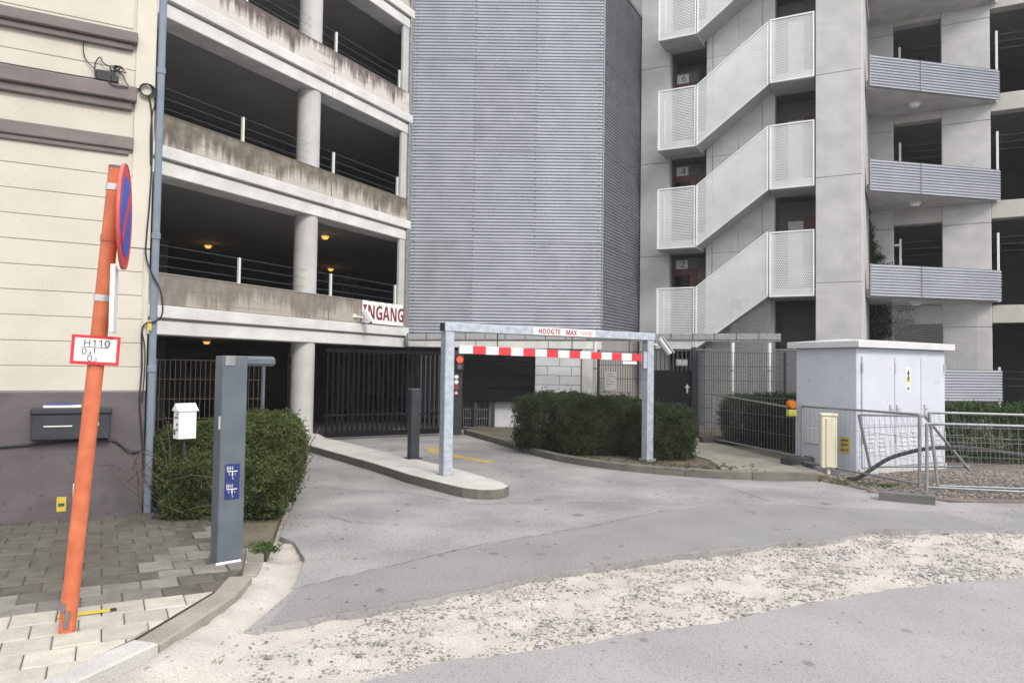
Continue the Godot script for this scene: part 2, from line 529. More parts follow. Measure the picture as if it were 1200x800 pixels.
	M.red_glow = plain(lin(0.6, 0.05, 0.02), 0.4)
	M.red_glow.emission_enabled = true
	M.red_glow.emission = lin(1.0, 0.06, 0.02)
	M.red_glow.emission_energy_multiplier = 0.8
	M.leaf = plain(Color.WHITE, 0.75)
	M.leaf.vertex_color_use_as_albedo = true
	M.leaf.backlight_enabled = true
	M.leaf.backlight = Color(0.25, 0.25, 0.25)
	M.leaf.metallic_specular = 0.18
	M.stone = plain(Color.WHITE, 0.9)
	M.stone.vertex_color_use_as_albedo = true
	M.stone.metallic_specular = 0.25
	var paler := lin(0.42, 0.4, 0.38)
	M.stain0 = stained(61, lin(0.36, 0.33, 0.3), lin(0.14, 0.122, 0.108), 0.85, 0.75)
	M.stain1 = stained(62, lin(0.42, 0.4, 0.37), lin(0.11, 0.098, 0.08), 0.85, 0.92)
	M.stain2 = stained(63, lin(0.52, 0.5, 0.49), lin(0.105, 0.085, 0.082), 0.62, 1.0)
	M.stain3 = stained(64, paler, lin(0.1, 0.085, 0.08), 0.45, 1.0)


# ---------------------------------------------------------------- setting
func v2(pts: Array) -> PackedVector2Array:                # [x, depth] pairs to a polygon in (x, z)
	var o := PackedVector2Array()
	for p in pts:
		o.append(Vector2(p[0], -p[1]))
	return o


func jagged(line: Array, step: float, amount: float, sd: int) -> Array:
	var r := RandomNumberGenerator.new()
	r.seed = sd
	var o := []
	for i in line.size() - 1:
		var a := Vector2(line[i][0], line[i][1])
		var b := Vector2(line[i + 1][0], line[i + 1][1])
		var n := maxi(1, int(a.distance_to(b) / step))
		var side := (b - a).normalized().orthogonal()
		for k in n:
			var p := a.lerp(b, float(k) / n)
			if k > 0:
				p += side * r.randf_range(-amount, amount)
			o.append([p.x, p.y])
	o.append(line[-1])
	return o


# kerb stones of «len» metres along a line of front edge points; they lie on the left of the line
func stones(parent: Node3D, line: Array, width: float, y0: float, y1: float, len: float, mats: Array, called := "kerb_stone") -> void:
	var c := Curve2D.new()
	for p in line:
		c.add_point(Vector2(p[0], -p[1]))
	var total := c.get_baked_length()
	var n := maxi(1, int(round(total / len)))
	for i in n:
		var a := total * i / n + 0.004
		var b := total * (i + 1) / n - 0.004
		var front := PackedVector2Array()
		var back := PackedVector2Array()
		for k in 4:
			var s := lerpf(a, b, k / 3.0)
			var p := c.sample_baked(s)
			var d := (c.sample_baked(minf(s + 0.02, total)) - c.sample_baked(maxf(s - 0.02, 0.0))).normalized()
			front.append(p)
			back.append(p + Vector2(d.y, -d.x) * width)
		back.reverse()
		var poly := front
		poly.append_array(back)
		var m := Build.new()
		var dy := rng.randf_range(-0.006, 0.006)
		m.prism(Transform3D.IDENTITY, poly, y0, y1 + dy, 0.012)
		put(parent, called, m.mesh(), mats[i % mats.size()])


const DRIVE_EDGE := [[-1.58, 4.48], [-1.17, 4.77], [-0.62, 5.12], [0.16, 5.7], [0.87, 6.15], [1.52, 6.53], [1.85, 6.64], [2.45, 6.93], [3.13, 7.13], [3.7, 7.61], [4.7, 7.66], [7.0, 7.75], [12.0, 8.0], [24.0, 8.6]]
const ROAD_EDGE := [[-3.6, 1.2], [-1.6, 2.9], [-0.75, 3.79], [-0.39, 4.07], [0.03, 4.22], [0.48, 4.39], [0.85, 4.6], [1.33, 4.75], [2.02, 5.17], [2.65, 5.47], [3.56, 5.8], [5.0, 6.15], [7.5, 6.5], [12.0, 6.9], [24.0, 7.4]]
const KERB_RIGHT := [[-1.13, 17.75], [-0.28, 15.58], [0.1, 14.5], [0.47, 13.56], [0.8, 12.85], [1.16, 12.34], [1.66, 11.82], [2.2, 11.45], [2.75, 11.15], [3.3, 10.98], [3.9, 10.9], [4.54, 10.93]]


var sand_noise: FastNoiseLite


func sand_height(x: float, d: float) -> float:
	if sand_noise == null:
		sand_noise = FastNoiseLite.new()
		sand_noise.seed = 5
		sand_noise.frequency = 1.0
		sand_noise.fractal_octaves = 4
	var rise := smoothstep(-1.45, -1.8, x + 0.28 * maxf(0.0, d - 5.2) + 0.35 * maxf(0.0, 3.9 - d)) * (1.0 - smoothstep(5.9, 6.4, d))
	var y := -0.044 + 0.026 * sand_noise.get_noise_2d(x * 0.9, d * 0.9) + 0.024 * sand_noise.get_noise_2d(x * 3.5, d * 3.5) + 0.085 * rise
	return minf(y, -0.016 + 0.08 * rise)


func make_ground() -> void:
	var m := Build.new()
	m.prism(Transform3D.IDENTITY, v2([[-250, -250], [250, -250], [250, 250], [-250, 250]]), -0.6, -0.12)
	tag(put(self, "ground", m.mesh(), M.earth), "bare earth under and around the paving", "", "", "structure")
	# the strip of sand between the driveway and the road, uneven
	var st := Build.new()
	st.smooth(true)
	var x0 := -4.6
	var d0 := 0.6
	var cell := 0.07
	var nx := 300
	var nd := 118
	var h := []
	for j in nd + 1:
		for i in nx + 1:
			var x := x0 + i * cell
			var d := d0 + j * cell
			h.append(sand_height(x, d))
	for j in nd:
		for i in nx:
			var p := []
			for k in [[0, 0], [1, 0], [1, 1], [0, 1]]:
				p.append(Vector3(x0 + (i + k[0]) * cell, h[(j + k[1]) * (nx + 1) + i + k[0]], -(d0 + (j + k[1]) * cell)))
			st.face(p, Vector3.UP)
	tag(put(self, "sand_strip", st.mesh(), M.sand), "pale strip of sand and rubble between driveway and road", "", "", "structure")
	var far := Build.new()
	far.prism(Transform3D.IDENTITY, v2([[16.3, 6.0], [26, 6.0], [26, 9.5], [16.3, 9.5]]), -0.3, -0.03)
	tag(put(self, "sand_strip", far.mesh(), M.sand), "the sandy strip going on to the right", "", "", "structure")
	# driveway
	var edge := jagged(DRIVE_EDGE, 0.07, 0.024, 4)
	var drive := edge.duplicate()
	drive.append_array([[24, 9.3], [12, 9.3], [5.5, 9.3], [5.2, 9.7], [4.75, 10.85]])
	var k := KERB_RIGHT.duplicate()
	k.reverse()
	for p in k:
		drive.append([p[0] + 0.03, p[1] + 0.03])
	drive.append_array([[0.6, 18.9], [0.6, 21.0], [-3.6, 21.0], [-3.0, 18.8], [-4.5, 16.1], [-5.6, 14.1], [-4.3, 13.0], [-3.2, 10.5], [-2.55, 8.9], [-2.29, 7.64], [-2.14, 6.95], [-1.94, 6.73], [-1.68, 6.15], [-1.53, 5.33]])
	m = Build.new()
	m.prism(Transform3D.IDENTITY, v2(drive), -0.1, 0.0)
	tag(put(self, "driveway", m.mesh(), M.asphalt), "worn grey asphalt driveway into the car park", "", "", "structure")
	# the newer strip laid along its edge
	var strip := []
	for p in edge:
		if p[0] > -1.5 and p[0] < 5.2:
			strip.append([p[0], p[1] + 0.02])
	strip.append_array([[5.0, 8.6], [3.4, 8.95], [2.4, 8.75], [1.71, 8.38], [0.8, 7.52], [-0.28, 6.67], [-1.04, 5.85], [-1.49, 5.34]])
	m = Build.new()
	m.prism(Transform3D.IDENTITY, v2(strip), -0.02, 0.005)
	tag(put(self, "driveway", m.mesh(), M.patch), "smoother asphalt strip along the sand", "", "", "structure")
	# the road in front
	var road := jagged(ROAD_EDGE, 0.08, 0.02, 8)
	road.append_array([[24, -60], [-40, -60], [-40, -3.5], [-8, -3.5]])
	m = Build.new()
	m.prism(Transform3D.IDENTITY, v2(road), -0.1, -0.004)
	tag(put(self, "road", m.mesh(), M.road), "light grey asphalt road in front", "", "", "structure")
	# cracks and the tar seam along the newer strip
	m = Build.new()
	for c in [[[-1.5, 5.36], [-1.04, 5.87], [-0.28, 6.69], [0.8, 7.54], [1.71, 8.4], [2.4, 8.77], [3.4, 8.97]], [[-1.9, 7.9], [-1.6, 7.6], [-1.25, 7.55]], [[-2.3, 9.6], [-1.3, 9.4], [-0.4, 8.7], [0.9, 8.9], [2.2, 8.85]], [[2.2, 11.3], [3.0, 10.2], [3.2, 9.2], [4.0, 8.4]]]:
		var line := jagged(c, 0.08, 0.016, int(absf(c[0][0]) * 100.0))
		for i in line.size() - 1:
			var a := Vector2(line[i][0], -line[i][1])
			var b := Vector2(line[i + 1][0], -line[i + 1][1])
			var sd := (b - a).normalized().orthogonal() * rng.randf_range(0.002, 0.005)
			m.face([Vector3(a.x - sd.x, 0.0085, a.y - sd.y), Vector3(b.x - sd.x, 0.0085, b.y - sd.y), Vector3(b.x + sd.x, 0.0085, b.y + sd.y), Vector3(a.x + sd.x, 0.0085, a.y + sd.y)], Vector3.UP)
	tag(put(self, "driveway_cracks", m.mesh(), M.joint_dirt), "thin cracks and a seam in the asphalt", "", "", "structure")
	# yellow arrow
	m = Build.new()
	m.prism(Transform3D.IDENTITY, v2([[-1.28, 13.95], [-0.26, 12.68], [-0.42, 12.4], [-1.32, 13.52]]), -0.01, 0.005)
	m.prism(Transform3D.IDENTITY, v2([[-1.73, 14.72], [-1.38, 14.8], [-1.31, 13.62], [-1.5, 13.75]]), -0.01, 0.005)
	tag(put(self, "road_marking", m.mesh(), M.paint_yellow), "worn yellow arrow painted on the driveway by the barrier", "", "", "structure")
	# traffic island
	var near := [[-4.05, 14.2], [-3.64, 13.56], [-2.09, 11.31], [-1.38, 10.17], [-0.78, 9.37], [-0.58, 9.14], [-0.39, 9.03], [-0.2, 9.03], [-0.07, 9.13], [-0.01, 9.34]]
	var far_side := [[-0.08, 9.58], [-0.2, 9.8], [-0.64, 10.6], [-1.3, 11.6], [-1.77, 12.2], [-2.36, 13.1], [-3.23, 14.4], [-3.75, 15.1], [-4.15, 16.0], [-4.6, 16.4], [-4.9, 15.6]]
	var isl := near.duplicate()
	isl.append_array(far_side)
	m = Build.new()
	m.prism(Transform3D.IDENTITY, v2(isl), -0.02, 0.115, 0.0)
	var island := setting("traffic_island", "raised concrete island that carries the barrier post and the bollard")
	put(island, "island_body", m.mesh(), M.kerb_dark)
	m = Build.new()
	var ins := Geometry2D.offset_polygon(v2(isl), -0.012)
	m.prism(Transform3D.IDENTITY, ins[0], 0.1, 0.121, 0.008)
	put(island, "island_top", m.mesh(), M.island)
	# beds, path and gravel right of the driveway
	var bed := []
	for p in KERB_RIGHT:
		bed.append([p[0] + 0.1, p[1] + 0.1])
	bed.append_array([[4.72, 11.05], [4.82, 12.6], [6.0, 13.4], [24, 13.4], [24, 30], [-1.0, 19.5]])
	m = Build.new()
	m.prism(Transform3D.IDENTITY, v2(bed), -0.3, 0.07)
	tag(put(self, "planting_bed", m.mesh(), M.earth), "bare soil bed under the hedges on the right", "", "", "structure")
	m = Build.new()
	m.prism(Transform3D.IDENTITY, v2([[3.25, 11.25], [4.2, 11.05], [4.72, 11.1], [4.75, 12.3], [4.35, 15.6], [4.15, 17.0], [3.2, 17.0], [3.25, 13.6], [3.4, 12.6]]), 0.0, 0.085)
	tag(put(self, "path", m.mesh(), M.path), "dusty concrete footpath between hedge and fence", "", "", "structure")
	m = Build.new()
	m.prism(Transform3D.IDENTITY, v2([[4.6, 10.9], [5.15, 9.55], [5.75, 9.3], [24, 9.2], [24, 13.6], [5.9, 13.6], [4.75, 12.6]]), -0.2, 0.014)
	tag(put(self, "gravel", m.mesh(), M.gravel), "brown gravel around the electrical cabinet", "", "", "structure")
	var kr := setting("kerb", "low dark concrete kerb along the hedge bed")
	var line := KERB_RIGHT.duplicate()
	line.reverse()
	stones(kr, line, -0.13, -0.03, 0.115, 1.0, [M.kerb_dark])
	# left pavement
	m = Build.new()
	var pave := v2([[-2.95, 0.4], [-2.5, 2.4], [-2.19, 3.5], [-2.04, 4.11], [-1.94, 5.07], [-1.96, 5.5], [-2.15, 6.1], [-2.45, 6.6], [-3.0, 7.3], [-3.6, 7.9], [-12, 3.0], [-12, -3]])
	m.prism(Transform3D.IDENTITY, pave, -0.3, 0.089)
	var pv := setting("pavement", "square concrete pavers in front of the house, darker towards it")
	put(pv, "paving_bed", m.mesh(), M.joint_dirt)
	var hx := place(at(-3.69, 0, 7.46), 29.0)              # the house's axes
	var inv := hx.affine_inverse()
	var lp := PackedVector2Array()
	for p in pave:
		var q: Vector3 = inv * Vector3(p.x, 0, p.y)
		lp.append(Vector2(q.x, q.z))
	lp = Geometry2D.offset_polygon(lp, -0.004)[0]
	var s := 0.232
	var r := RandomNumberGenerator.new()
	r.seed = 77
	for j in 20:
		for i in range(-20, 10):
			var xx := i * s + (0.5 * s if j % 2 else 0.0)
			var zz := j * s + 0.02
			if xx < -2.6 - 0.0 * j:
				continue
			var sq := PackedVector2Array([Vector2(xx + 0.003, zz + 0.003), Vector2(xx + s - 0.003, zz + 0.003), Vector2(xx + s - 0.003, zz + s - 0.003), Vector2(xx + 0.003, zz + s - 0.003)])
			for c in Geometry2D.intersect_polygons(sq, lp):
				if c.size() < 3:
					continue
				var mm := Build.new()
				var t := hx
				var mid: Vector3 = hx * Vector3(xx + s / 2, 0, zz + s / 2)
				var dy := r.randf_range(-0.004, 0.004)
				var broken := mid.x > -2.75 and -mid.z > 5.25
				if broken:
					dy = r.randf_range(-0.018, 0.012)
				mm.prism(t, c, 0.03, 0.098 + dy, 0.006)
				var paler := -mid.z < 4.72 + 0.45 * (mid.x + 2.3) + r.randf_range(-0.05, 0.05)  # front rows take the pale tone, rows towards the house the dark one
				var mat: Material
				if paler:
					mat = M["paver_pale%d" % r.randi_range(0, 3)]
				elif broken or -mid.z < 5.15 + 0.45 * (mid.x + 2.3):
					mat = M["paver_mid%d" % r.randi_range(0, 1)] if r.randf() < 0.8 else M["paver_dark%d" % r.randi_range(0, 3)]
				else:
					mat = M["paver_dark%d" % r.randi_range(0, 3)]
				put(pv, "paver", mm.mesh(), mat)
	var kl := setting("kerb", "concrete kerb stones between the pavers and the sand")
	stones(kl, [[-2.72, 0.4], [-2.36, 2.25], [-2.06, 3.39], [-1.87, 4.01]], 0.16, -0.12, 0.105, 1.0, [M.kerb_new])
	stones(kl, [[-1.868, 4.02], [-1.79, 4.75], [-1.775, 5.0], [-1.83, 5.32]], 0.16, -0.12, 0.1, 1.35, [M.kerb])
	stones(kl, [[-1.86, 5.5], [-1.93, 5.85], [-2.05, 6.25], [-2.12, 6.6]], 0.17, -0.12, 0.05, 0.42, [M.kerb, M.path])
	# bed of the left hedge
	m = Build.new()
	m.prism(Transform3D.IDENTITY, v2([[-2.0, 6.15], [-2.2, 7.0], [-2.42, 7.9], [-2.75, 9.2], [-3.4, 10.7], [-4.5, 13.2], [-5.7, 14.3], [-7.5, 11.5], [-3.6, 7.6], [-2.6, 6.6]]), -0.3, 0.05)
	tag(put(self, "planting_bed", m.mesh(), M.earth), "dark soil under the left hedge", "", "", "structure")


# ---------------------------------------------------------------- car park
const STOREY := 2.735


func make_garage() -> void:
	var g := thing("parking_garage", "grey concrete multi-storey car park with stained parapets and open dark decks", "building", BX)
	var joints := [[-16.0, -8.4], [-8.4, -2.95], [-2.95, -0.0]]
	var id := Transform3D.IDENTITY
	for k in 5:
		var b := 2.08 + STOREY * k
		for j in joints:
			var w0: float = j[0] + 0.004
			var w1: float = j[1] - 0.004
			put_box(g, "beam", loc(-0.5, b, w0), loc(0.0, b + 0.24, w1), M.white_concrete, 0.012)
			put_box(g, "band", loc(-0.5, b + 0.285, w0), loc(0.06, b + 0.5, w1), M.white_concrete, 0.012)
			var m := Build.new()
			m.span(id, loc(-0.17, b + 0.51, w0), loc(-0.001, b + 1.06, w1), 0.012)
			put(g, "parapet", m.mesh(), M.concrete_warm)
			m = Build.new()                        # its weathered outer skin
			var u0 := (w0 + 16.0) / 16.0
			var u1 := (w1 + 16.0) / 16.0
			m.face([loc(0.02, b + 0.512, w0 + 0.012), loc(0.02, b + 0.512, w1 - 0.012), loc(0.02, b + 1.05, w1 - 0.012), loc(0.02, b + 1.05, w0 + 0.012)], Vector3.RIGHT, [Vector2(u0, 1), Vector2(u1, 1), Vector2(u1, 0), Vector2(u0, 0)])
			m.face([loc(0.02, b + 1.05, w0 + 0.012), loc(0.02, b + 1.05, w1 - 0.012), loc(-0.17, b + 1.066, w1 - 0.012), loc(-0.17, b + 1.066, w0 + 0.012)], Vector3.UP, [Vector2(u0, 0), Vector2(u1, 0), Vector2(u1, 0.02), Vector2(u0, 0.02)])
			m.face([loc(0.02, b + 0.512, w0 + 0.012), loc(0.02, b + 1.05, w0 + 0.012), loc(-0.1, b + 1.05, w0 + 0.012), loc(-0.1, b + 0.512, w0 + 0.012)], Vector3(0, 0, 1))
			put(g, "parapet_face", m.mesh(), M["stain%d" % (k % 4)])
		put_box(g, "groove", loc(-0.5, b + 0.24, -16), loc(-0.05, b + 0.285, 0), M.concrete_warm)
		put_box(g, "floor_slab", loc(-17, b + 0.23, -16), loc(-0.5, b + 0.48, 16), M.inside)
		var l0 := b + 1.06
		for w in [-14.2, -11.7, -8.0, -5.35, -2.78, -0.42]:
			put_box(g, "railing_post", loc(-0.12, l0 - 0.02, w - 0.025), loc(-0.07, l0 + 0.5, w + 0.025), M.off_white, 0.004)
		for y in [0.15, 0.36, 0.57]:
			var yy: float = l0 + y * 0.85
			put_tube(g, "railing_cable", [loc(-0.095, yy, -15.5), loc(-0.095, yy, -0.3)], 0.0035, M.post_grey, 5)
	for k in 6:
		var y0: float = 0.0 if k == 0 else 2.08 + STOREY * (k - 1) + 0.48
		var y1 := 2.08 + STOREY * k
		if k == 5:
			continue
		for w in [-10.6, -3.4]:
			var m := Build.new()
			m.tube([loc(-0.27, y0 - 0.02, w), loc(-0.27, y1 + 0.02, w)], 0.248, 28)
			put(g, "column", m.mesh(), M.concrete)
		for w in [-9.0, -2.0, 6.0]:
			put_box(g, "inner_column", loc(-7.3, y0, w - 0.2), loc(-6.9, y1 + 0.23, w + 0.2), M.recess)
		# pier where the facade meets the clad tower
		if k > 0:
			put_box(g, "pier", loc(-0.1, y0, -0.36), loc(-0.02, y1, -0.01), M.concrete, 0.01)
	put_box(g, "garage_floor", loc(-17, -0.06, -16), loc(-0.35, 0.004, 16), M.shaded_floor)
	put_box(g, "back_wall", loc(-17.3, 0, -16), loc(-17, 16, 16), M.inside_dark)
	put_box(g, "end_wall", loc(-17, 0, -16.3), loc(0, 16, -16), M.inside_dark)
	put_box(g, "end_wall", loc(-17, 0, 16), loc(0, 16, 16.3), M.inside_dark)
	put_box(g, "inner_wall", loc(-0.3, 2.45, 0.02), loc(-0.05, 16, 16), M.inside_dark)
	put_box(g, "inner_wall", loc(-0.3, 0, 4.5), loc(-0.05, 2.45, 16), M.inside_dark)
	put_box(g, "roof_slab", loc(-17.3, 15.9, -16.3), loc(-0.3, 16.2, 16.3), M.concrete)
	put_box(g, "corner_trim", loc(-0.02, 2.1, -0.14), loc(0.05, 12.0, -0.0), M.galvanised_dull, 0.01)

	# lamps on the deck ceilings
	var spots := [[-6.4, 4.95, -0.89, "yellow ceiling lamp glowing on the first deck left of the round column"], [-6.52, 4.95, 4.37, "yellow ceiling lamp glowing on the first deck above the railing post right of the column"], [-2.19, 4.95, -0.69, "yellow ceiling lamp half hidden behind the round column"], [-7.01, 2.22, -0.34, "yellow ceiling lamp glowing in the ground floor bay above the wire fence"]]
	for s in spots:
		lamp(BX * loc(s[0], s[1], s[2]), s[3], 0.105)
	lamp(at(-0.95, 2.3, 20.6), "small yellow ceiling lamp inside the entrance under the striped bar", 0.09)


func lamp(p: Vector3, label: String, r: float) -> void:
	var o := thing("ceiling_lamp", label, "lamp", place(p), "yellow lamps on the car park ceilings")
	var m := Build.new()
	m.tube([Vector3(0, 0.09, 0), Vector3(0, 0.02, 0)], r * 0.9, 20)
	put(o, "housing", m.mesh(), M.white_metal)
	m = Build.new()
	var pts := []
	m.tube([Vector3(0, 0.02, 0), Vector3(0, -0.02, 0), Vector3(0, -0.05, 0)], r, 20, r * 0.55)
	put(o, "diffuser", m.mesh(), M.glow)
	var l := OmniLight3D.new()
	l.name = "light"
	l.light_color = Color(1.0, 0.72, 0.35)
	l.light_energy = 0.012
	l.light_size = 0.1
	l.omni_range = 20.0
	l.omni_attenuation = 2.0
	l.shadow_enabled = true
	l.position = Vector3(0, -0.14, 0)
	o.add_child(l, true)


func make_clad_tower() -> void:
	var t := thing("clad_tower", "tall tower clad in grey corrugated steel sheets above the entrance", "tower", place(CORNER))
	var side := Transform3D(Basis(Vector3.UP, deg_to_rad(62.0)), Vector3(4.97, 0, 0))      # the flank, along the car park's facade direction
	var top := 11.95
	var flank := 3.17
	var m := Build.new()
	var end := side * Vector3(flank, 0, 0)
	var core := PackedVector2Array([Vector2(0.05, -0.06), Vector2(4.93, -0.06), Vector2(end.x - 0.06, end.z), Vector2(2.0, end.z - 1.0), Vector2(1.5, -2.6)])
	m.prism(Transform3D.IDENTITY, core, 2.44, top - 0.02)
	put(t, "tower_core", m.mesh(), M.inside_dark)
	m = Build.new()
	m.prism(Transform3D.IDENTITY, PackedVector2Array([Vector2(-0.03, 0.04), Vector2(5.01, 0.04), Vector2(end.x + 0.04, end.z), Vector2(2.0, end.z - 1.0), Vector2(1.5, -2.6)]), top, top + 0.12)
	put(t, "roof_cap", m.mesh(), M.galvanised_dull)
	# front: three columns of sheets, four rows
	var cols := [0.02, 1.62, 3.2, 4.95]
	var rows := 4
	var rh := (top - 2.46) / rows
	for c in 3:
		var w: float = cols[c + 1] - cols[c] + (0.05 if c < 2 else 0.0)
		var s := Build.new()
		s.corrugated(Transform3D.IDENTITY, w, rh + 0.03, 0.083, 0.0125)
		var mesh := s.mesh()
		for r in rows:
			put(t, "corrugated_sheet", mesh, M.steel if (c * 2 + r * 3) % 4 else M.steel_worn, Transform3D(Basis.IDENTITY, Vector3(cols[c], 2.46 + rh * r, 0.0 + 0.003 * ((c + r) % 2))))
	var fs := Build.new()
	fs.corrugated(Transform3D.IDENTITY, flank, rh + 0.03, 0.083, 0.0125)
	var fm := fs.mesh()
	for r in rows:
		put(t, "corrugated_sheet", fm, M.metal_rib, side * Transform3D(Basis.IDENTITY, Vector3(0.0, 2.46 + rh * r, 0.003 * (r % 2))))
	put_box(t, "corner_trim", Vector3(4.945, 2.45, -0.02), Vector3(4.985, top, 0.018), M.galvanised_dull, 0.008)
	put_box(t, "edge_trim", Vector3(-0.01, 2.45, -0.02), Vector3(0.035, top, 0.02), M.galvanised_dull, 0.008)
	m = Build.new()                                   # rows of sheet screws, too small to tell apart
	for x in [0.12, 1.64, 3.22, 4.86]:
		for i in 57:
			m.box(Transform3D(Basis.IDENTITY, Vector3(x, 2.48 + i * 0.166, 0.016)), Vector3(0.022, 0.014, 0.012))
	tag(put(t, "screws", m.mesh(), M.black), "", "", "", "stuff")
	# white band above the entrance
	for s in [[0.0, 1.75], [1.755, 3.6], [3.605, 4.97]]:
		put_box(t, "lintel", Vector3(s[0] + 0.003, 2.1, -0.35), Vector3(s[1] - 0.003, 2.42, 0.0), M.white_concrete, 0.01)
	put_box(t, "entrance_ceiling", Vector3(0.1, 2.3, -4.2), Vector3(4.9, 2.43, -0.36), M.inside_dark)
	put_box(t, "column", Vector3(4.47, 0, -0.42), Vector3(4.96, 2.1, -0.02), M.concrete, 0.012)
	put_box(t, "flank_wall", Vector3(0.1, 0, -0.25), Vector3(flank, 2.44, -0.03), M.inside, 0.0, side)  # the shade on this wall is put into its darker concrete colour
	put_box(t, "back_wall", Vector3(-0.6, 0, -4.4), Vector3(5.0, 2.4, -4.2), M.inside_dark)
	put_box(t, "entrance_floor", Vector3(-0.5, -0.05, -4.2), Vector3(4.4, 0.004, -0.3), M.shaded_floor)
	# painted block wall, block by block
	var bw := 0.62
	var y := 0.0
	var r := RandomNumberGenerator.new()
	r.seed = 4
	put_box(t, "wall_core", Vector3(3.3, 0, -0.3), Vector3(4.46, 2.09, -0.14), M.concrete)
	for j in 9:
		var x := 3.28 - (0.0 if j % 2 else bw / 2.0)
		while x < 4.46:
			var a := maxf(x, 3.28)
			var b := minf(x + bw, 4.46)
			if b - a > 0.05:
				put_box(t, "block", Vector3(a + 0.004, y + 0.004, -0.14), Vector3(b - 0.004, minf(y + 0.232, 2.09), -0.075 + r.randf_range(0, 0.008)), M.blocks, 0.008)
			x += bw
		y += 0.236
	# dark sectional gate, raised off the ground
	for j in 4:
		put_box(t, "gate_panel", Vector3(1.38, 0.74 + j * 0.34, -0.2), Vector3(3.27, 0.74 + j * 0.34 + 0.33, -0.12), M.gate_black, 0.01)
	for x in [1.72, 2.17]:
		put_box(t, "gate_post", Vector3(x, 0, -0.3), Vector3(x + 0.09, 0.74, -0.2), M.dark_steel, 0.006)
	put_box(t, "low_wall", Vector3(2.12, 0, -0.48), Vector3(3.27, 0.76, -0.36), M.blocks, 0.01)
	m = Build.new()
	m.wires(Vector3(1.45, 0.05, -0.32), Vector3(0.66, 0, 0), Vector3(0, 0.7, 0), 11, 3, 0.008)
	put(t, "mesh_infill", m.mesh(), M.fence_steel)


# ---------------------------------------------------------------- stair tower
func framed_screen(parent: Node3D, called: String, mesh: Mesh, frame: Mesh, t: Transform3D, mat: Material = null) -> void:
	var p := put(parent, called, mesh, mat if mat else M.white_metal, t)
	put(p, "frame", frame, mat if mat else M.white_metal)


func screen_meshes(w: float, h: float, rise: float, pitch := 0.043) -> Array:
	var s := Build.new()
	var e := 0.03
	s.perforated(Vector3(e, e, 0) + Vector3(0, rise * e / w, 0), Vector3(w - 2 * e, rise * (w - 2 * e) / w, 0), Vector3(0, h - 2 * e, 0), int((w - 2 * e) / pitch), int((h - 2 * e) / pitch), 0.385)
	var f := Build.new()
	var id := Transform3D.IDENTITY
	for x in [[0.0, 0.035], [w - 0.035, w]]:
		var y0: float = rise * x[0] / w
		var y1: float = rise * x[1] / w
		f.plate(id, PackedVector2Array([Vector2(x[0], y0), Vector2(x[1], y1), Vector2(x[1], y1 + h), Vector2(x[0], y0 + h)]), -0.02, 0.02)
	for y in [0.0, h - 0.035]:
		f.plate(id, PackedVector2Array([Vector2(0.036, y + rise * 0.036 / w), Vector2(w - 0.036, y + rise * (w - 0.036) / w), Vector2(w - 0.036, y + 0.035 + rise * (w - 0.036) / w), Vector2(0.036, y + 0.035 + rise * 0.036 / w)]), -0.019, 0.019)
	return [s.mesh(), f.mesh()]


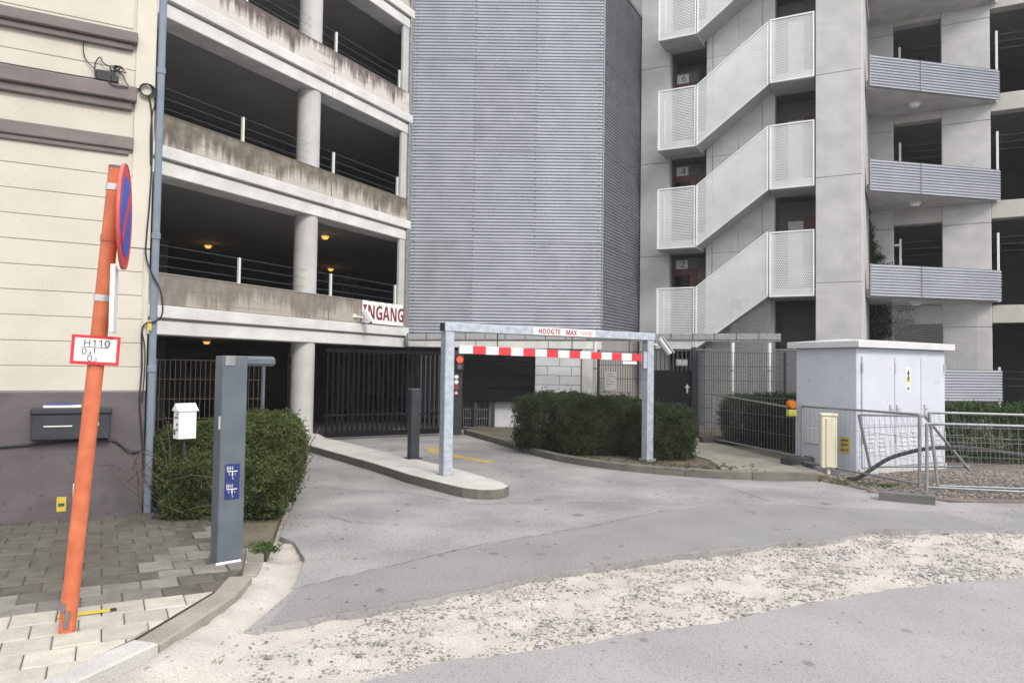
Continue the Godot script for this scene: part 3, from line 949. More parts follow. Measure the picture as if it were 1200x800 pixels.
func make_stairs() -> void:
	var g := thing("stair_tower", "pale concrete stair tower with zigzag flights behind white perforated screens", "building", BX)
	var W := 4.5
	var D := 5.25
	var lefts := [2.18, 4.94, 7.7, 10.8, 13.56]
	var rights := [3.52, 6.31, 9.1, 12.15, 14.9]
	var sl := screen_meshes(1.05, 1.68, 0.0)
	var sr := screen_meshes(1.08, 1.68, 0.0)
	var sf := screen_meshes(1.87, 1.68, 1.37)
	var se := screen_meshes(0.7, 1.66, 0.0)
	var turn := Transform3D(Basis(Vector3.UP, PI / 2.0), Vector3.ZERO)
	# left wall strip, flight wall and walls around the door recesses, as panels with open joints
	var ys := [0.0, 2.2, 4.86, 7.57, 10.38, 13.1, 16.0]
	for i in ys.size() - 1:
		put_box(g, "concrete_panel", loc(4.42, ys[i] + 0.004, D), loc(5.28, ys[i + 1] - 0.004, D + 0.25), M.concrete, 0.01)
		put_box(g, "concrete_panel", loc(6.32, ys[i] + 0.002, D + 0.02), loc(6.5, ys[i + 1] - 0.002, D + 0.27), M.concrete, 0.01)
		for x in [[6.504, 7.2], [7.203, 7.842]]:
			put_box(g, "concrete_panel", loc(x[0], ys[i] + 0.002, D), loc(x[1], ys[i + 1] - 0.002, D + 0.25), M.concrete, 0.01)
		put_box(g, "concrete_panel", loc(7.846, ys[i] + 0.002, D - 0.03), loc(8.16, ys[i + 1] - 0.002, D + 0.25), M.concrete, 0.01)
	put_box(g, "rear_wall", loc(0.5, 11.0, D + 0.35), loc(4.415, 16, D + 0.6), M.concrete)
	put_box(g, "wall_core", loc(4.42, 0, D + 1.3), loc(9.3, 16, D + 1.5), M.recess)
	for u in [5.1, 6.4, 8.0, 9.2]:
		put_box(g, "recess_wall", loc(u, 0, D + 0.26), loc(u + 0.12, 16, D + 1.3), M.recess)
	# the big pier on the right
	var pj := [0.0, 1.2, 3.83, 6.49, 9.11, 11.75, 14.4, 16.0]
	for i in pj.size() - 1:
		put_box(g, "pier_panel", loc(9.25, pj[i] + 0.004, W), loc(10.31, pj[i + 1] - 0.004, W + 0.3), M.concrete, 0.01)
	put_box(g, "pier_core", loc(9.27, 0, W + 0.05), loc(10.29, 16, W + 4.9), M.concrete)
	put_box(g, "roof", loc(4.4, 16.0, W), loc(10.33, 16.25, W + 5), M.concrete)
	for i in 5:
		var y: float = lefts[i]
		# left landing
		put_box(g, "landing", loc(5.15, y - 0.02, W + 0.03), loc(6.24, y + 0.22, D + 0.24), M.concrete, 0.012)
		framed_screen(g, "perforated_screen", sl[0], sl[1], Transform3D(Basis.IDENTITY, loc(5.16, y, W)))
		framed_screen(g, "perforated_screen", se[0], se[1], Transform3D(Basis.IDENTITY, loc(5.14, y + 0.01, W + 0.73)) * turn)
		# lintel over the recess and the door inside it
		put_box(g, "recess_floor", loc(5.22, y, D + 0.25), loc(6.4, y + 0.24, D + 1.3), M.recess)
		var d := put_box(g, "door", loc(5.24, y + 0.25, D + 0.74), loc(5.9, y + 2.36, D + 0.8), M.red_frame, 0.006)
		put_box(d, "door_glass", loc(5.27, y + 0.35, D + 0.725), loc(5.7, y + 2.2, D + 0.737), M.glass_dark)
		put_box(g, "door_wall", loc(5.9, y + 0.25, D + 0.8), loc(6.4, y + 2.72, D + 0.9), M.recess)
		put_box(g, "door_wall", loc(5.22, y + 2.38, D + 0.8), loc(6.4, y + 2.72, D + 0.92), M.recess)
		# right landing
		var z: float = rights[i]
		put_box(g, "landing", loc(8.13, z - 0.02, W + 0.03), loc(9.22, z + 0.22, D + 0.24), M.concrete, 0.012)
		framed_screen(g, "perforated_screen", sr[0], sr[1], Transform3D(Basis.IDENTITY, loc(8.14, z, W)))
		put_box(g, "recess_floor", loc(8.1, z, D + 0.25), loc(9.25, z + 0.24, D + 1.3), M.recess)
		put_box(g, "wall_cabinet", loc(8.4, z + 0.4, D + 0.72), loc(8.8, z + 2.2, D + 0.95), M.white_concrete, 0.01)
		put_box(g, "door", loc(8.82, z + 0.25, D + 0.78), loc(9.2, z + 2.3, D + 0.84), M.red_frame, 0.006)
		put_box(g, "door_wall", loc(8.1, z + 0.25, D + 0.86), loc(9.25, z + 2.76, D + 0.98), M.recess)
		# flight
		framed_screen(g, "perforated_screen", sf[0], sf[1], Transform3D(Basis.IDENTITY, loc(6.235, y, W)))
		var steps := PackedVector2Array()
		var rise := (z - y) / 8.0
		for k in 8:
			steps.append(Vector2(6.22 + k * 0.239, y + 0.22 + rise * k))
			steps.append(Vector2(6.22 + k * 0.239, y + 0.22 + rise * (k + 1)))
		steps.append(Vector2(8.13, z + 0.22))
		steps.append(Vector2(8.13, z + 0.02))
		steps.append(Vector2(6.22, y + 0.02))
		var m := Build.new()
		m.plate(Transform3D.IDENTITY, steps, -(D - 0.01), -(W + 0.06))
		put(g, "stair_flight", m.mesh(), M.concrete)
	# level numbers over the left doors: a plate each on the wall of the recess
	for n in [["2", 2.18], ["4", 4.94], ["6", 7.7]]:
		var y: float = n[1] + 2.52
		var p := put_box(g, "number_plate", loc(5.27, y - 0.13, D + 0.775), loc(5.62, y + 0.13, D + 0.795), M.white, 0.004)
		put_text(p, "numeral", n[0], 0.19, M.ink, Transform3D(Basis.IDENTITY, loc(5.48, y, D + 0.77)))
	# ground level: perforated enclosure under the first flight, its shade put into a duller colour
	var low := screen_meshes(1.48, 2.1, 0.0, 0.055)
	for u in [6.2, 7.7]:
		framed_screen(g, "enclosure_screen", low[0], low[1], Transform3D(Basis.IDENTITY, loc(u, 0.08, W - 0.02)), M.galvanised_dull)
	framed_screen(g, "enclosure_screen", low[0], low[1], Transform3D(Basis.IDENTITY, loc(9.2, 0.08, W - 0.02)), M.galvanised_dull)
	var up := Build.new()
	up.wires(loc(7.15, 2.25, W + 0.12), Vector3(0.98, 0, 0), Vector3(0, 1.25, 0), 20, 24, 0.009)
	put(g, "mesh_infill", up.mesh(), M.galvanised_dull)


# ---------------------------------------------------------------- gallery wing on the right
func make_wing() -> void:
	var g := thing("gallery_wing", "concrete wing with slanting corrugated balcony fronts at the right edge", "building", BX)
	var W := 9.3
	var piers := [[9.6, 10.95], [12.2, 13.4], [14.8, 16.0], [17.4, 19.0]]
	for p in piers:
		var y := 0.0
		while y < 15.0:
			put_box(g, "pier", loc(p[0], y + 0.004, W), loc(p[1], minf(y + 2.95, 15.0) - 0.004, W + 0.4), M.concrete, 0.015)
			y += 2.95
	var tops := [3.06, 6.02, 9.08, 12.05]
	for i in 4:
		for j in 3:
			put_box(g, "beam", loc(piers[j][1] + 0.003, tops[i], W + 0.02), loc(piers[j + 1][0] - 0.003, tops[i] + 0.5, W + 0.4), M.concrete_warm, 0.012)
		put_box(g, "deck", loc(9.6, tops[i] + 0.24, W + 0.42), loc(19, tops[i] + 0.5, W + 9), M.inside)
	for j in 3:
		put_box(g, "deck_floor", loc(piers[j][1], 0.0, W + 0.4), loc(piers[j + 1][0], 0.05, W + 9), M.inside)
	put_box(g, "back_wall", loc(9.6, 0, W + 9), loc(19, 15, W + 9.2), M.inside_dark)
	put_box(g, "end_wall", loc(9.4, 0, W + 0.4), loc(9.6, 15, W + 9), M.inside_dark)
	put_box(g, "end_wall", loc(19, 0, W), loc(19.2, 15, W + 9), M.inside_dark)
	put_box(g, "roof", loc(9.4, 15, W - 0.1), loc(19.2, 15.25, W + 9.2), M.concrete)
	# balcony fronts: two corrugated sheets each, running into the wall
	var dir := Vector3(0.76, 0, -0.65).normalized()
	var bas := Transform3D(Basis(dir, Vector3.UP, dir.cross(Vector3.UP)), loc(10.4, 0, 6.47))
	var s := Build.new()
	s.corrugated(Transform3D.IDENTITY, 1.62, 0.86, 0.079, 0.016)
	var sm := s.mesh()
	var s2 := Build.new()
	s2.corrugated(Transform3D.IDENTITY, 2.6, 0.86, 0.079, 0.016)
	var sm2 := s2.mesh()
	for b in [[9.33, 1], [6.49, 1], [3.66, 1], [0.87, 1], [12.2, 1]]:
		var y: float = b[0]
		put(g, "balcony_sheet", sm, M.steel, bas * Transform3D(Basis.IDENTITY, Vector3(0, y, 0.03)))
		put(g, "balcony_sheet", sm2, M.steel, bas * Transform3D(Basis.IDENTITY, Vector3(1.6, y, 0.034)))
		put_box(g, "edge_trim", Vector3(-0.02, y, -0.02), Vector3(0.02, y + 0.87, 0.05), M.galvanised_dull, 0.006, bas)
		put_box(g, "joint_trim", Vector3(1.595, y, 0.036), Vector3(1.62, y + 0.865, 0.052), M.galvanised_dull, 0.004, bas)
		var m := Build.new()
		m.prism(Transform3D.IDENTITY, PackedVector2Array([Vector2(10.45, -6.58), Vector2(13.6, -9.28), Vector2(10.32, -9.29), Vector2(10.32, -6.58)]), y - 0.02, y + 0.2)
		put(g, "gallery_floor", m.mesh(), M.concrete)
	# railings in the openings
	for i in 4:
		var y0: float = [1.2, 5.0, 7.9, 10.8][i]
		for j in 3:
			var u: float = piers[j][1] + 0.14
			put_box(g, "railing_post", loc(u, y0 - 0.6, W + 0.1), loc(u + 0.06, y0 + 0.62, W + 0.16), M.off_white, 0.006)
			for k in 3:
				put_tube(g, "railing_cable", [loc(piers[j][1], y0 + 0.1 + k * 0.2, W + 0.13), loc(piers[j + 1][0], y0 + 0.1 + k * 0.2, W + 0.13)], 0.004, M.post_grey, 5)
	put_box(g, "bracket", loc(10.96, 5.4, W + 0.1), loc(11.1, 5.46, W + 0.16), M.off_white)
	put_box(g, "bracket", loc(10.96, 4.68, W + 0.1), loc(11.1, 4.74, W + 0.16), M.off_white)
	# wire mesh closing the lowest gallery
	var m := Build.new()
	m.wires(Vector3(0.7, 1.74, 0.0), Vector3(2.7, 0, 0), Vector3(0, 1.9, 0), 44, 30, 0.005)
	put(g, "mesh_infill", m.mesh(), M.galvanised_dull, bas)
	for q in [["top", 9.33], ["middle", 6.49], ["lowest", 3.66]]:
		var o := thing("bulkhead_lamp", "round unlit bulkhead lamp under the %s corrugated balcony in view" % q[0], "lamp", BX * Transform3D(Basis.IDENTITY, loc(11.5, q[1] - 0.02, 8.35)), "bulkhead lamps under the balconies")
		m = Build.new()
		m.tube([Vector3.ZERO, Vector3(0, -0.05, 0)], 0.17, 20)
		put(o, "base", m.mesh(), M.off_white)
		m = Build.new()
		m.tube([Vector3(0, -0.05, 0), Vector3(0, -0.09, 0), Vector3(0, -0.12, 0)], 0.15, 20, 0.08)
		put(o, "diffuser", m.mesh(), M.white)


# ---------------------------------------------------------------- house
func make_house() -> void:
	var t := place(at(-3.69, 0, 7.46), 29.0)
	var h := thing("townhouse", "cream rendered house with grey-purple plinth and ledges on the left", "house", t)
	put_box(h, "wall", Vector3(-7, 0, -7), Vector3(-0.02, 9.5, 0.002), M.cream)
	# grooved render: courses, each with its own joint
	var y := 1.315
	var i := 0
	var r := RandomNumberGenerator.new()
	r.seed = 31
	var ch := 0.2385
	while y < 9.2:
		var hide := (y > 4.05 and y < 4.0)
		if not hide:
			var end := -0.19 + r.randf_range(-0.02, 0.02)
			if y < 2.8:
				end = -0.045 + r.randf_range(-0.015, 0.0)
			elif y < 3.6:
				end = -0.12 + r.randf_range(-0.03, 0.02)
			put_box(h, "render_course", Vector3(-7, y + 0.0025, -0.03), Vector3(end, y + ch - 0.0025, 0.012 + r.randf_range(-0.001, 0.001)), M.cream, 0.005)
		y += ch if y < 3.6 or y > 6 else 0.42
		if y >= 3.6 and y < 5.4:
			ch = 0.42
		else:
			ch = 0.2385
		i += 1
	put_box(h, "pier", Vector3(-0.185, 2.75, -0.03), Vector3(0.0, 9.5, 0.022), M.cream_pier, 0.006)
	put_box(h, "pier", Vector3(-0.04, 1.315, -0.03), Vector3(0.0, 2.746, 0.008), M.cream_pier, 0.004)
	put_box(h, "plinth", Vector3(-7, 0, -0.03), Vector3(0.0, 1.31, 0.035), M.purple, 0.01)
	# ledges: moulded strips
	for l in [[4.79, 4.905, 0.09, -0.17, 0.045], [4.2, 4.35, 0.1, -0.165, 0.06], [3.72, 3.85, 0.05, -0.18, 0.03]]:
		put_box(h, "ledge", Vector3(-7, l[0], 0.013), Vector3(l[3], l[1], 0.013 + l[2]), M.ledge, 0.012)
		put_box(h, "ledge", Vector3(-7, l[0] - l[4] - 0.02, 0.013), Vector3(l[3] - 0.04, l[0] - 0.001, 0.013 + l[2] * 0.55), M.ledge, 0.008)
	put_box(h, "roof", Vector3(-7.2, 9.5, -7.2), Vector3(0.15, 9.7, 0.2), M.ledge)
	# downpipe at the corner
	var dp := thing("downpipe", "blue-grey square downpipe at the corner of the cream house", "pipe", t)
	for s in [[0.05, 1.55], [1.555, 2.9], [2.905, 4.6], [4.605, 9.4]]:
		put_box(dp, "pipe_length", Vector3(0.015, s[0], -0.03), Vector3(0.085, s[1], 0.04), M.pipe_blue, 0.01)
	for s in [1.55, 2.9, 4.6]:
		put_box(dp, "pipe_collar", Vector3(0.008, s - 0.05, -0.036), Vector3(0.092, s + 0.02, 0.047), M.pipe_blue, 0.008)
	# cable junction box with its coils
	var jb := thing("cable_box", "black cable junction box with tangled wires on the middle ledge", "box", t)
	put_box(jb, "box_body", Vector3(-0.53, 4.352, 0.03), Vector3(-0.36, 4.46, 0.11), M.black, 0.012)
	put_box(jb, "box_lid", Vector3(-0.4, 4.352, 0.035), Vector3(-0.33, 4.42, 0.12), M.cable, 0.01)
	for k in 5:
		var pts := []
		for a in 9:
			var q := TAU * a / 8.0
			pts.append(Vector3(-0.37 + 0.045 * cos(q) * (1 + 0.2 * sin(k * 2.0)) + 0.012 * k, 4.51 + 0.03 * sin(q + k), 0.06 + 0.012 * cos(q * 2.0 + k)))
		put_tube(jb, "wire", pts, 0.005, M.cable, 5)
	put_tube(jb, "wire", curve([Vector3(-0.64, 4.9, 0.03), Vector3(-0.645, 4.68, 0.03), Vector3(-0.62, 4.56, 0.03), Vector3(-0.54, 4.47, 0.05), Vector3(-0.5, 4.42, 0.08)]), 0.005, M.cable, 5)
	put_tube(jb, "wire", curve([Vector3(-0.53, 4.4, 0.06), Vector3(-0.54, 4.52, 0.05), Vector3(-0.5, 4.6, 0.05), Vector3(-0.47, 4.55, 0.05), Vector3(-0.4, 4.52, 0.05)]), 0.006, M.cable, 5)
	put_tube(jb, "wire", curve([Vector3(-0.36, 4.5, 0.05), Vector3(-0.3, 4.46, 0.05), Vector3(-0.26, 4.37, 0.09), Vector3(-0.2, 4.34, 0.06), Vector3(-0.15, 4.36, 0.03)]), 0.006, M.cable, 5)
	put_tube(jb, "wire", curve([Vector3(-0.42, 4.36, 0.12), Vector3(-0.38, 4.32, 0.125), Vector3(-0.27, 4.32, 0.125), Vector3(-0.17, 4.34, 0.05), Vector3(-0.13, 4.36, 0.035)]), 0.006, M.cable, 5)
	put_tube(jb, "wire", [Vector3(-6.5, 4.365, 0.05), Vector3(-0.9, 4.365, 0.07), Vector3(-0.7, 4.362, 0.08), Vector3(-0.52, 4.37, 0.07)], 0.007, M.cable, 5)
	var co := thing("cable_coil", "black coiled cable hanging beside the house downpipe and running down the wall", "cable", t)
	for k in 4:
		var pts := []
		for a in 17:
			var q := TAU * a / 16.0
			pts.append(Vector3(-0.085 + (0.058 + 0.004 * k) * cos(q) + 0.006 * k, 4.36 + (0.06 + 0.004 * (k % 2)) * sin(q) - 0.004 * k, 0.04 + 0.008 * k))
		put_tube(co, "coil", pts, 0.006, M.cable, 6)
	put_tube(co, "drop_cable", curve([Vector3(-0.06, 4.3, 0.04), Vector3(-0.035, 4.2, 0.035), Vector3(-0.02, 4.0, 0.032), Vector3(-0.01, 3.6, 0.032), Vector3(-0.02, 3.2, 0.032), Vector3(-0.035, 2.9, 0.032), Vector3(-0.035, 2.68, 0.03), Vector3(0.02, 2.5, 0.06), Vector3(0.1, 2.34, 0.07), Vector3(0.13, 2.15, 0.07), Vector3(0.11, 2.05, 0.07), Vector3(0.05, 2.01, 0.06), Vector3(-0.02, 1.99, 0.05), Vector3(-0.05, 1.9, 0.03), Vector3(-0.04, 1.55, 0.03), Vector3(-0.05, 1.2, 0.045), Vector3(-0.02, 0.87, 0.045), Vector3(0.0, 0.55, 0.05)]), 0.009, M.cable, 6)
	put_tube(co, "drop_cable", curve([Vector3(-0.05, 1.9, 0.05), Vector3(-0.02, 1.75, 0.045), Vector3(-0.015, 1.5, 0.035), Vector3(-0.03, 1.2, 0.045)]), 0.007, M.cable, 6)
	put_tube(co, "drop_cable", curve([Vector3(-0.01, 4.3, 0.05), Vector3(0.0, 4.22, 0.05), Vector3(-0.02, 4.12, 0.04), Vector3(-0.03, 3.9, 0.032), Vector3(-0.02, 3.6, 0.032)]), 0.007, M.cable, 6)
	put_box(co, "yellow_tape", Vector3(-0.005, 1.92, 0.04), Vector3(0.035, 2.02, 0.06), M.yellow, 0.004)
	# letterbox
	var lb := thing("letterbox", "dark slate-coloured letterbox on the purple plinth behind the orange pole", "letterbox", t)
	put_box(lb, "box_body", Vector3(-0.95, 0.86, 0.035), Vector3(-0.3, 1.12, 0.15), M.dark_steel, 0.01)
	put_box(lb, "box_lid", Vector3(-0.96, 1.1, 0.035), Vector3(-0.29, 1.16, 0.17), M.dark_steel, 0.012)
	put_box(lb, "mail", Vector3(-0.86, 1.162, 0.05), Vector3(-0.55, 1.185, 0.16), M.off_white, 0.004)
	put_box(lb, "mail", Vector3(-0.84, 1.187, 0.06), Vector3(-0.62, 1.195, 0.15), M.sign_blue, 0.002)
	put_box(lb, "name_strip", Vector3(-0.85, 0.985, 0.151), Vector3(-0.62, 0.996, 0.155), M.off_white)
	put_box(lb, "lock", Vector3(-0.44, 0.99, 0.151), Vector3(-0.4, 1.02, 0.157), M.off_white, 0.003)
	var pipe := thing("conduit", "thin dark conduit sagging along the plinth below the letterbox", "cable", t)
	put_tube(pipe, "conduit_run", curve([Vector3(-1.2, 0.8, 0.05), Vector3(-0.5, 0.84, 0.05), Vector3(-0.28, 0.83, 0.05), Vector3(-0.2, 0.78, 0.05), Vector3(-0.12, 0.71, 0.05), Vector3(-0.04, 0.72, 0.05)]), 0.012, M.cable, 7)
	var lab := thing("warning_label", "small yellow rectangular label low on the purple plinth", "label", t)
	put_box(lab, "plate", Vector3(-0.73, 0.17, 0.036), Vector3(-0.65, 0.31, 0.04), M.yellow, 0.002)
	var st := thing("sticker", "torn white sticker above the yellow label on the plinth", "sticker", t)
	put_box(st, "paper", Vector3(-0.6, 0.29, 0.036), Vector3(-0.565, 0.43, 0.0385), M.off_white, 0.001)
	put_box(st, "paper_flap", Vector3(-0.59, 0.235, 0.036), Vector3(-0.57, 0.288, 0.04), M.off_white, 0.001)
	put_box(lab, "print", Vector3(-0.715, 0.22, 0.041), Vector3(-0.665, 0.25, 0.0425), M.ink)


# ---------------------------------------------------------------- signs, posts and barrier
func make_pole() -> void:
	var foot := at(-2.46, 0.1, 4.17)
	var o := thing("sign_pole", "leaning orange steel pole at the kerb with three clamps", "pole", place(foot))
	var tip := Vector3(0.195, 2.6, 0.0)
	var m := Build.new()
	m.tube([Vector3(0, -0.05, 0), tip], 0.043, 20)
	put(o, "pole_tube", m.mesh(), M.orange)
	m = Build.new()
	m.tube([tip * 0.999, tip * 1.005], 0.044, 20)
	put(o, "pole_cap", m.mesh(), M.ledge)
	for k in [[2.49, M.silver], [2.2, M.orange], [1.86, M.silver]]:
		var c: Vector3 = tip * (k[0] / 2.6)
		m = Build.new()
		m.tube([c - tip.normalized() * 0.018, c + tip.normalized() * 0.018], 0.047, 20)
		put(o, "clamp", m.mesh(), k[1])
	m = Build.new()
	for q in [[0.05, 0.11, 0.02], [0.14, 0.2, -0.012], [0.1, 0.14, 0.03]]:
		m.box(Transform3D(Basis.IDENTITY, Vector3(q[2] * 0.6 + 0.008, q[0], 0.0425)), Vector3(0.03, 0.05, 0.006))
	put(o, "worn_paint", m.mesh(), M.ledge)
	# the round sign, almost edge-on, facing right
	var n := Vector3(0.93, 0, -0.3676)
	var up := tip.normalized()
	var x := up.cross(n).normalized()
	var bs := Basis(x, n.cross(x).normalized(), n)
	var c1 := at(-2.2, 2.42, 4.15)
	var t := Transform3D(bs, c1)
	var s := thing("no_parking_sign", "round blue no-parking sign with red rim seen nearly edge-on", "road sign", t)
	m = Build.new()
	m.disc(Transform3D.IDENTITY, 0.292, -0.008, 0.004, 40)
	put(s, "sign_plate", m.mesh(), M.sign_red)
	m = Build.new()
	m.disc(Transform3D.IDENTITY, 0.225, 0.0, 0.0075, 40)
	put(s, "blue_field", m.mesh(), M.sign_blue)
	m = Build.new()
	m.box(Transform3D(Basis(Vector3(0, 0, 1), -PI / 4.0), Vector3(0, 0, 0.009)), Vector3(0.055, 0.45, 0.002))
	put(s, "red_bar", m.mesh(), M.sign_red)
	m = Build.new()
	m.ring_plate(Transform3D.IDENTITY, 0.288, 0.298, -0.01, 0.006, 40)
	put(s, "rim", m.mesh(), M.print_pale)
	var t2 := Transform3D(Basis(Vector3.UP, deg_to_rad(4.0)) * bs, at(-2.24, 1.95, 4.15))
	var p := thing("supplementary_plate", "plain white plate edge-on below the round sign", "sign", t2)
	put_box(p, "plate", Vector3(-0.2, -0.185, -0.008), Vector3(0.2, 0.185, 0.004), M.white, 0.003)
	put_box(p, "plate_edge", Vector3(-0.2, -0.185, -0.018), Vector3(0.2, 0.185, -0.0085), M.off_white, 0.003)
	# hydrant plate
	var hb := Basis(Vector3.UP, deg_to_rad(28.0)) * Basis(Vector3(0, 0, 1), deg_to_rad(-2.5))
	var hs := thing("hydrant_plate", "white hydrant plate with red border reading H110 on the orange pole", "sign", Transform3D(hb * Basis.from_scale(Vector3.ONE * 0.84), at(-2.35, 1.665, 4.17) + hb * Vector3(0, 0, 0.056)))
	put_box(hs, "border", Vector3(-0.142, -0.097, -0.004), Vector3(0.142, 0.097, 0.002), M.sign_red, 0.003)
	put_box(hs, "plate", Vector3(-0.122, -0.077, 0.0), Vector3(0.122, 0.077, 0.005), M.white, 0.002)
	put_text(hs, "print", "H110", 0.042, M.ink, Transform3D(Basis.IDENTITY, Vector3(0.005, 0.046, 0.006)), 1.15)
	put_box(hs, "print", Vector3(-0.08, 0.017, 0.0055), Vector3(0.075, 0.021, 0.0075), M.ink)
	put_box(hs, "print", Vector3(-0.008, -0.022, 0.0055), Vector3(-0.002, 0.016, 0.0075), M.ink)
	put_text(hs, "print", "0", 0.04, M.ink, Transform3D(Basis.IDENTITY, Vector3(-0.065, -0.01, 0.006)), 1.1)
	put_text(hs, "print", ",4", 0.022, M.ink, Transform3D(Basis.IDENTITY, Vector3(-0.035, -0.02, 0.006)), 1.1)
	put_text(hs, "print", "0", 0.04, M.ink, Transform3D(Basis.IDENTITY, Vector3(-0.03, -0.055, 0.006)), 1.1)
	put_text(hs, "print", ",3", 0.022, M.ink, Transform3D(Basis.IDENTITY, Vector3(0.0, -0.062, 0.006)), 1.1)
	# yellow floor tile strip at the foot
	var yt := thing("yellow_marker", "yellow and black marker strip on the pavers behind the orange pole", "marker", place(at(-2.5, 0.103, 4.46), 29.0))
	put_box(yt, "strip", Vector3(-0.16, 0, -0.025), Vector3(0.11, 0.006, 0.025), M.yellow, 0.002)
	put_box(yt, "strip_end", Vector3(0.112, 0, -0.025), Vector3(0.145, 0.006, 0.025), M.black, 0.002)

	# grey steel post with an arm
	var gp := thing("grey_post", "square dark grey steel post with a short arm at the top", "post", place(at(-2.18, 0.06, 5.75), 37.0))
	put_box(gp, "post_shaft", Vector3(-0.095, 0, -0.095), Vector3(0.095, 1.6, 0.095), M.post_grey, 0.006)
	var arm := Build.new()
	arm.span(Transform3D.IDENTITY, Vector3(-0.094, 1.525, -0.05), Vector3(0.32, 1.602, 0.09), 0.02)
	put(gp, "arm", arm.mesh(), M.post_grey)
	put_box(gp, "arm_plate", Vector3(-0.075, 1.525, 0.096), Vector3(0.0, 1.6, 0.104), M.galvanised_dull, 0.003)
	put_box(gp, "label", Vector3(-0.0995, 1.04, 0.045), Vector3(-0.0955, 1.14, 0.085), M.off_white, 0.001)
	put_tube(gp, "base_pipe", [Vector3(-0.12, 0.045, 0.16), Vector3(0.06, 0.05, 0.16)], 0.013, M.off_white)
	for k in 2:
		var hy := thing("hydrant_sticker", "%s of two small blue hydrant stickers on the grey post" % ["upper", "lower"][k], "sticker", place(at(-2.18, 0.06, 5.75), 37.0) * Transform3D(Basis.IDENTITY, Vector3(0.0, 0.71 - k * 0.135, 0.0955)), "hydrant stickers on the grey post")
		put_box(hy, "plate", Vector3(-0.055, -0.066, 0.0), Vector3(0.055, 0.066, 0.003), M.sticker_blue, 0.001)
		put_text(hy, "print", "BH", 0.028, M.off_white, Transform3D(Basis.IDENTITY, Vector3(-0.02, 0.035, 0.004)))
		put_box(hy, "print", Vector3(-0.04, 0.008, 0.0032), Vector3(0.038, 0.015, 0.0045), M.off_white)
		put_box(hy, "print", Vector3(-0.004, -0.025, 0.0032), Vector3(0.004, 0.0075, 0.0045), M.off_white)
		put_text(hy, "print", "2", 0.016, M.off_white, Transform3D(Basis.IDENTITY, Vector3(-0.024, -0.008, 0.004)))
		put_text(hy, "print", "1", 0.016, M.off_white, Transform3D(Basis.IDENTITY, Vector3(0.02, -0.012, 0.004)))
		put_text(hy, "print", "5", 0.016, M.off_white, Transform3D(Basis.IDENTITY, Vector3(0.004, -0.042, 0.004)))
	# white letterbox shaped like a small house, on a thin stake
	var mb := thing("mailbox", "small white house-shaped letterbox on a thin stake before the hedge", "letterbox", place(at(-3.22, 0.0, 7.32), 48.0))
	m = Build.new()
	m.prism(Transform3D(Basis(Vector3(0, 0, 1), 0), Vector3.ZERO), PackedVector2Array([Vector2(-0.085, -0.06), Vector2(0.085, -0.06), Vector2(0.085, 0.06), Vector2(-0.085, 0.06)]), 0.86, 1.14, 0.003)
	put(mb, "box_body", m.mesh(), M.white)
	m = Build.new()                                 # gable roof, ridge along x
	var prof := PackedVector2Array([Vector2(-0.078, 1.132), Vector2(0.0, 1.205), Vector2(0.078, 1.132)])
	m.plate(Transform3D(Basis(Vector3.UP, PI / 2.0), Vector3.ZERO), prof, -0.1, 0.1)
	put(mb, "roof", m.mesh(), M.white)
	m = Build.new()
	m.tube([Vector3(0, 0.0, 0), Vector3(0, 0.862, 0)], 0.012, 8)
	put(mb, "stake", m.mesh(), M.dark_steel)
	for q in [[1.1, 0.02], [1.0, 0.025], [0.95, 0.025]]:
		put_box(mb, "ornament", Vector3(-0.0895, q[0] - q[1] / 2, 0.01), Vector3(-0.0855, q[0] + q[1] / 2, 0.01 + q[1]), M.post_grey)
	put_box(mb, "mail_slot", Vector3(-0.089, 1.06, -0.035), Vector3(-0.0855, 1.075, 0.035), M.ink)
	put_box(mb, "ornament", Vector3(-0.0895, 0.9, -0.045), Vector3(-0.0855, 0.95, -0.01), M.post_grey)
	var bs2 := thing("blue_stake", "thin blue stake leaning in the twigs of the left hedge", "stake", Transform3D.IDENTITY)
	put_tube(bs2, "stake_rod", [at(-3.45, 0.06, 7.15), at(-3.26, 0.55, 7.2)], 0.008, M.sticker_blue, 6)


